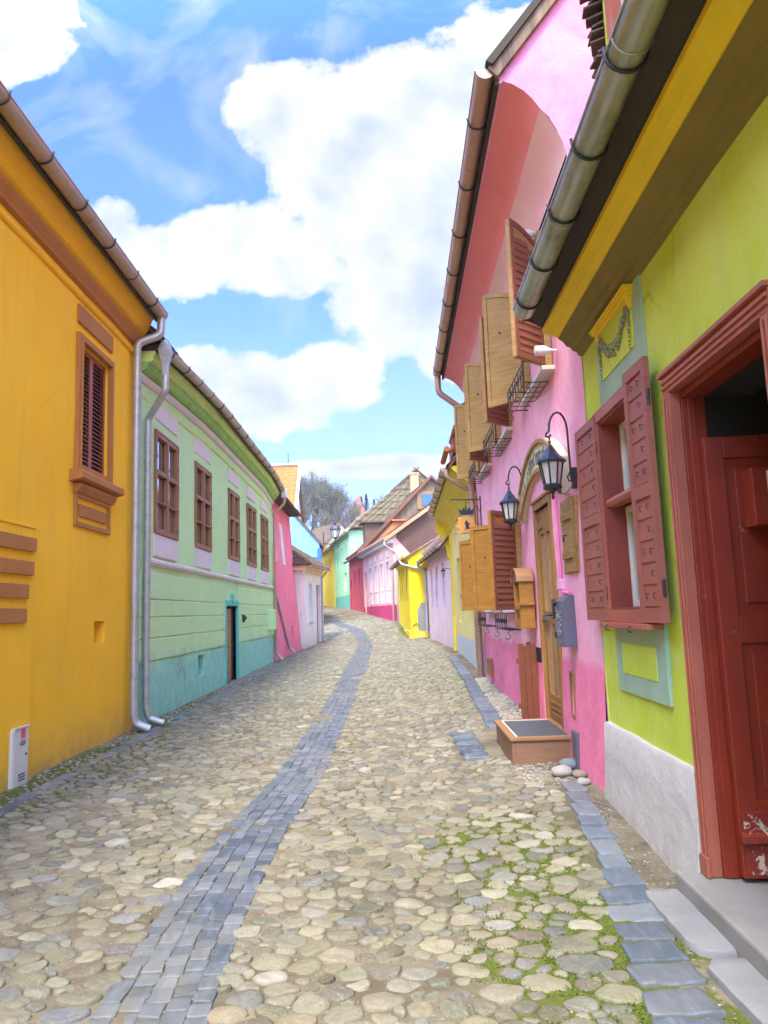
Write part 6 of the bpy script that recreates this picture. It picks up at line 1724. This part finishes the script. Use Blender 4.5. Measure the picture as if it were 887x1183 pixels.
TREES = [
 # u px, distance, height, prototype, name, label
 (352, 128, 14.0, 'bare0', 'bare_tree', 'tall half-bare tree at the left end of the hilltop row, right of the orange roof'),
 (361, 133, 14.8, 'bare2', 'bare_tree', 'tall greenish bare tree standing second along the hilltop row'),
 (371, 127, 14.2, 'bare0', 'bare_tree', 'bare tree third along the hilltop, sky showing between its limbs'),
 (380, 134, 12.6, 'bare0', 'bare_tree', 'slender bare tree in the middle of the hilltop row'),
 (384, 125, 11.8, 'bare2', 'leafy_tree', 'pointed leafy tree just left of the gap before the red spire'),
 (367, 116, 7.6, 'buffy', 'leafy_tree', 'low bright bushy tree on the slope below the tall bare trees'),
 (344, 120, 10.5, 'bare1', 'leafy_tree', 'buff budding tree partly hidden by the orange roof'),
 (394, 131, 9.2, 'bare0', 'bare_tree', 'thin bare tree left of the red spire, lower than its neighbours'),
 (402, 122, 8.0, 'buffy', 'leafy_tree', 'rounded buff tree in front of the red spire'),
 (391, 112, 7.6, 'bare1', 'leafy_tree', 'buff scrubby tree above the street lamp'),
 (410, 118, 8.4, 'bare1', 'leafy_tree', 'buff budding tree just right of the red spire base'),
 (425, 136, 12.2, 'fir0', 'fir_tree', 'dark fir directly behind the red spire'),
 (419, 140, 11.2, 'fir1', 'fir_tree', 'blue-green fir at the left shoulder of the red spire'),
 (434, 126, 8.6, 'fir0', 'fir_tree', 'small dark fir above the pinkish tiled roof'),
 (445, 124, 10.6, 'bare2', 'leafy_tree', 'thin green tree peeping over the mossy roof at the right end of the hilltop'),
 (336, 134, 11.5, 'bare0', 'bare_tree', 'bare tree just behind the right edge of the orange roof')]
TOPV = [546,543,543,552,548,588,560,568,574,580,578,570,573,576,570,556]
for i, ((u, Yd, Ht, pk, nm, lab), tv) in enumerate(zip(TREES, TOPV)):
    x = far_at(u, 640, Yd); zb = hill(x, Yd); d = ray(u, tv); ztop = EYE+d.z*Yd/d.y
    hgt = max(v[1][2] for v in [(0, tuple(w.co)) for n_, me in proto[pk] for w in me.vertices])
    k = max(.25, (ztop-zb)/hgt)
    e = thing(nm, lab, 'tree', loc=(x, Yd, zb), rotz=i*1.9, group='trees along the hilltop'); kx = k*(1. if 'fir' in pk else 1.15); e.scale = (kx, kx, k)
    for n_, me in proto[pk]:
        o = bpy.data.objects.new(n_, me); COL.objects.link(o); o.parent = e
# scrub covering the slope
mb = MB(); rn = random.Random(9)
for _ in range(5200):
    y = rn.uniform(88, 131); x = rn.uniform(-34, 12); z = hill(x, y); r = rn.uniform(.3, 1.3); c0 = Vector((x, y, z+r*.5))
    for _k in range(9):
        c = c0+Vector((rn.gauss(0, r*.4), rn.gauss(0, r*.4), rn.gauss(0, r*.35))); s = rn.uniform(.08, .22); u = Vector((rn.uniform(-1,1), rn.uniform(-1,1), rn.uniform(-1,1))).normalized(); v = u.orthogonal().normalized()
        mb.face([c-u*s, c+v*s*.6, c+u*s, c-v*s*.6])
o = put('scrub', mb, leafm('grey_green_scrub', (.12,.14,.06), (.22,.19,.10))); tag(o, 'grey-green leafless scrub covering the hillside below the trees', 'scrub', kind='stuff')
# red spire
sx = far_at(415, 600, 122)
t = thing('church_tower', 'small tower with pointed red tiled spire poking up among the hilltop trees', 'tower', loc=(sx, 122, hill(sx, 122)))
mb = MB(); t.scale = (.62, .62, .62); mb.box(-1.5, 1.5, -1.5, 1.5, -2, 6.4); put('wall', mb, M['tile_pale'], t)
mb = MB(); mb.lathe([(2.6,6.2),(1.35,8.6),(.05,12.4)], (0,0,0), 4, rot=PI/4); put('spire', mb, tiles('faded_red_spire_tiles', [(.42,.14,.10),(.50,.18,.12)]), t)
mb = MB(); mb.box(-.5, .5, -1.55, -1.45, 4.2, 5.6); put('window', mb, M['black'], t)

# haze
HZ = (-420, 420, -60, 420, -60, 75)
mb = MB(); mb.box(*HZ)
hm = bpy.data.materials.new('thin_haze'); hm.use_nodes = True; hn = hm.node_tree; hn.nodes.clear()
pv = hn.nodes.new('ShaderNodeVolumePrincipled'); pv.inputs['Density'].default_value = .0008; pv.inputs['Color'].default_value = (.86,.90,.96,1); pv.inputs['Anisotropy'].default_value = .2
oo = hn.nodes.new('ShaderNodeOutputMaterial'); hn.links.new(pv.outputs[0], oo.inputs['Volume'])
hz = put('haze', mb, hm); tag(hz, 'thin pale blue haze filling the lane and hillside', 'haze', kind='stuff')
# =================================================================== camera
cam = bpy.data.cameras.new('camera'); co = bpy.data.objects.new('camera', cam); COL.objects.link(co)
cam.sensor_fit = 'VERTICAL'; cam.sensor_height = 36; cam.sensor_width = 27; cam.lens = 36*F_/1183
cam.clip_start = .05; cam.clip_end = 5000
co.matrix_world = Matrix.Translation((0, 0, EYE)) @ RC.to_4x4()
scene.camera = co

# =================================================================== daylight
SUN_EL, SUN_AZ = math.radians(57), math.radians(193)     # azimuth clockwise from +Y
def sun_dir(): return Vector((math.sin(SUN_AZ)*math.cos(SUN_EL), math.cos(SUN_AZ)*math.cos(SUN_EL), math.sin(SUN_EL)))
sl = bpy.data.lights.new('sun', 'SUN'); sl.energy = 1.2; sl.angle = math.radians(13); sl.color = (1., .95, .86)
so = bpy.data.objects.new('sun', sl); COL.objects.link(so); so.rotation_euler = sun_dir().to_track_quat('Z', 'Y').to_euler(); so.location = (0, 0, 30)

w = bpy.data.worlds.new('World'); scene.world = w; w.use_nodes = True
nt = w.node_tree; nt.nodes.clear()
class WN(NT):
    def __init__(s): s.t = nt; s.tc = None
g = WN()
sky = g.n('ShaderNodeTexSky'); sky.sky_type = 'NISHITA'; sky.sun_disc = False; sky.sun_elevation = SUN_EL; sky.sun_rotation = SUN_AZ
sky.air_density = 1.0; sky.dust_density = .4; sky.ozone_density = 2.2; sky.altitude = 350
tc = g.n('ShaderNodeTexCoord'); dirv = tc.outputs['Generated']
sep = g.n('ShaderNodeSeparateXYZ'); g.link(dirv, sep.inputs[0])
ysafe = g.math('MAXIMUM', sep.outputs['Y'], .08)
U = g.math('DIVIDE', sep.outputs['X'], ysafe); W_ = g.math('DIVIDE', sep.outputs['Z'], ysafe)
comb = g.n('ShaderNodeCombineXYZ'); g.link(U, comb.inputs[0]); g.link(W_, comb.inputs[1])
P2 = comb.outputs[0]
n1 = g.noise(2.6, 7, .58, vec=P2, dist=.15); n2 = g.noise(13., 8, .66, vec=P2, dist=.3); nw = g.noise(4., 5, .6, vec=P2, dist=1.2)
def tp(u, v):
    d = ray(u, v); return d.x/d.y, d.z/d.y
PXS = 1/854.
def blob(u, v, ru, rv, rot=0.):
    cx, cy = tp(u, v)
    a = g.n('ShaderNodeVectorMath', operation='SUBTRACT'); g.link(P2, a.inputs[0]); a.inputs[1].default_value = (cx, cy, 0)
    r = g.n('ShaderNodeVectorRotate', rotation_type='Z_AXIS'); g.link(a.outputs[0], r.inputs['Vector']); r.inputs['Angle'].default_value = rot
    s = g.n('ShaderNodeVectorMath', operation='DIVIDE'); g.link(r.outputs[0], s.inputs[0]); s.inputs[1].default_value = (ru*PXS*1.08, rv*PXS*1.12, 1)
    l = g.n('ShaderNodeVectorMath', operation='LENGTH'); g.link(s.outputs[0], l.inputs[0])
    return g.math('SUBTRACT', 1.0, l.outputs['Value'])
BL = [(410,175,130,130), (500,270,135,150), (490,110,110,85), (325,125,75,65), (455,345,85,75), (580,110,110,130), (640,60,90,80), (520,400,45,40),
      (170,300,110,55), (270,275,110,50), (120,262,55,40), (330,300,70,50),
      (310,455,110,55), (375,435,70,45), (235,440,70,40), 
      (430,540,110,16), (10,40,75,75), (-120,120,120,120), (820,100,200,200)]
mx = None
for b in BL:
    k = blob(*b); mx = k if mx is None else g.math('SMOOTH_MAX', mx, k, .18)
dens = g.math('ADD', mx, g.math('ADD', g.math('MULTIPLY', g.math('SUBTRACT', n1, .5), 1.9), g.math('MULTIPLY', g.math('SUBTRACT', n2, .5), .95)))
cov = g.ramp(dens, [(.03, 0.), (.10, .45), (.21, .9), (.45, 1.)])
# thin veils
veil = g.math('MULTIPLY', g.ramp(nw, [(.46, 0.), (.75, 1.)]), .55)
low = g.ramp(W_, [(.0, .9), (.22, .55), (.42, .14), (1., .0)])
veil = g.math('MAXIMUM', veil, g.math('MULTIPLY', low, .8))
# elsewhere in the sky (behind the camera) an ordinary broken cloud deck
nb = g.noise(2.2, 6, .6, vec=dirv); back = g.ramp(nb, [(.47, 0.), (.6, 1.)])
front = g.ramp(sep.outputs['Y'], [(.25, 0.), (.42, 1.)])
cov = g.mix(front, back, cov)
# cloud shading: bright crowns, blue-grey hollows
sh = g.noise(3.2, 6, .6, vec=P2)
off = g.n('ShaderNodeVectorMath', operation='ADD'); g.link(P2, off.inputs[0]); off.inputs[1].default_value = (-.03, .06, 0)
n1b = g.noise(2.6, 7, .58, vec=off.outputs[0], dist=.15)
dsh = g.math('SUBTRACT', n1, n1b)
shade = g.ramp(g.math('ADD', g.math('MULTIPLY', dsh, 2.2), g.math('ADD', .62, g.math('MULTIPLY', g.math('SUBTRACT', .35, dens), .25))), [(.30, 0.), (.80, 1.)])
CLOUD = 2.5; BOOST = 5.0
ccol = g.mix(shade, (CLOUD*.29, CLOUD*.35, CLOUD*.42), (CLOUD*.64, CLOUD*.635, CLOUD*.62))
skyc = g.n('ShaderNodeMix', data_type='RGBA', blend_type='MULTIPLY'); skyc.inputs[0].default_value = 1.; g.link(sky.outputs[0], skyc.inputs[6]); skyc.inputs[7].default_value = (.14, .325, .86, 1)
c1 = g.mix(veil, skyc.outputs[2], (CLOUD*.46, CLOUD*.50, CLOUD*.60))
c2 = g.mix(cov, c1, ccol)
# added fill light: unseen sky behind and above the camera brightened and warmed
fillv = g.n('ShaderNodeVectorMath', operation='DOT_PRODUCT'); g.link(dirv, fillv.inputs[0]); fillv.inputs[1].default_value = Vector((-.28, -.50, .82)).normalized()
glow = g.math('POWER', g.math('MAXIMUM', g.math('ADD', g.math('MULTIPLY', fillv.outputs['Value'], .5), .5), 0.), 3.)
backf = g.ramp(g.math('SUBTRACT', g.math('MULTIPLY', sep.outputs['Y'], 1.), g.math('MULTIPLY', sep.outputs['Z'], .9)), [(.0, 1.), (.22, 0.)])
boost = g.math('ADD', 1., g.math('MULTIPLY', g.math('MULTIPLY', glow, backf), BOOST))
c2 = g.mix(1., c2, boost, 'MULTIPLY')
c2 = g.mix(backf, c2, g.mix(1., c2, (1.30,1.0,.58), 'MULTIPLY'))
bg = g.n('ShaderNodeBackground'); g.link(c2, bg.inputs['Color']); bg.inputs['Strength'].default_value = .15
out = g.n('ShaderNodeOutputWorld'); g.link(bg.outputs[0], out.inputs['Surface'])

vs_ = scene.view_settings; vs_.view_transform = 'Standard'; vs_.look = 'None'; vs_.exposure = 2.36; vs_.gamma = 1.; vs_.use_curve_mapping = False
scene.render.engine = 'CYCLES'
cy = scene.cycles; cy.max_bounces = 6; cy.diffuse_bounces = 4; cy.glossy_bounces = 3; cy.transparent_max_bounces = 8; cy.use_denoising = True
cy.sample_clamp_indirect = 6.; cy.use_adaptive_sampling = True; cy.adaptive_threshold = .02
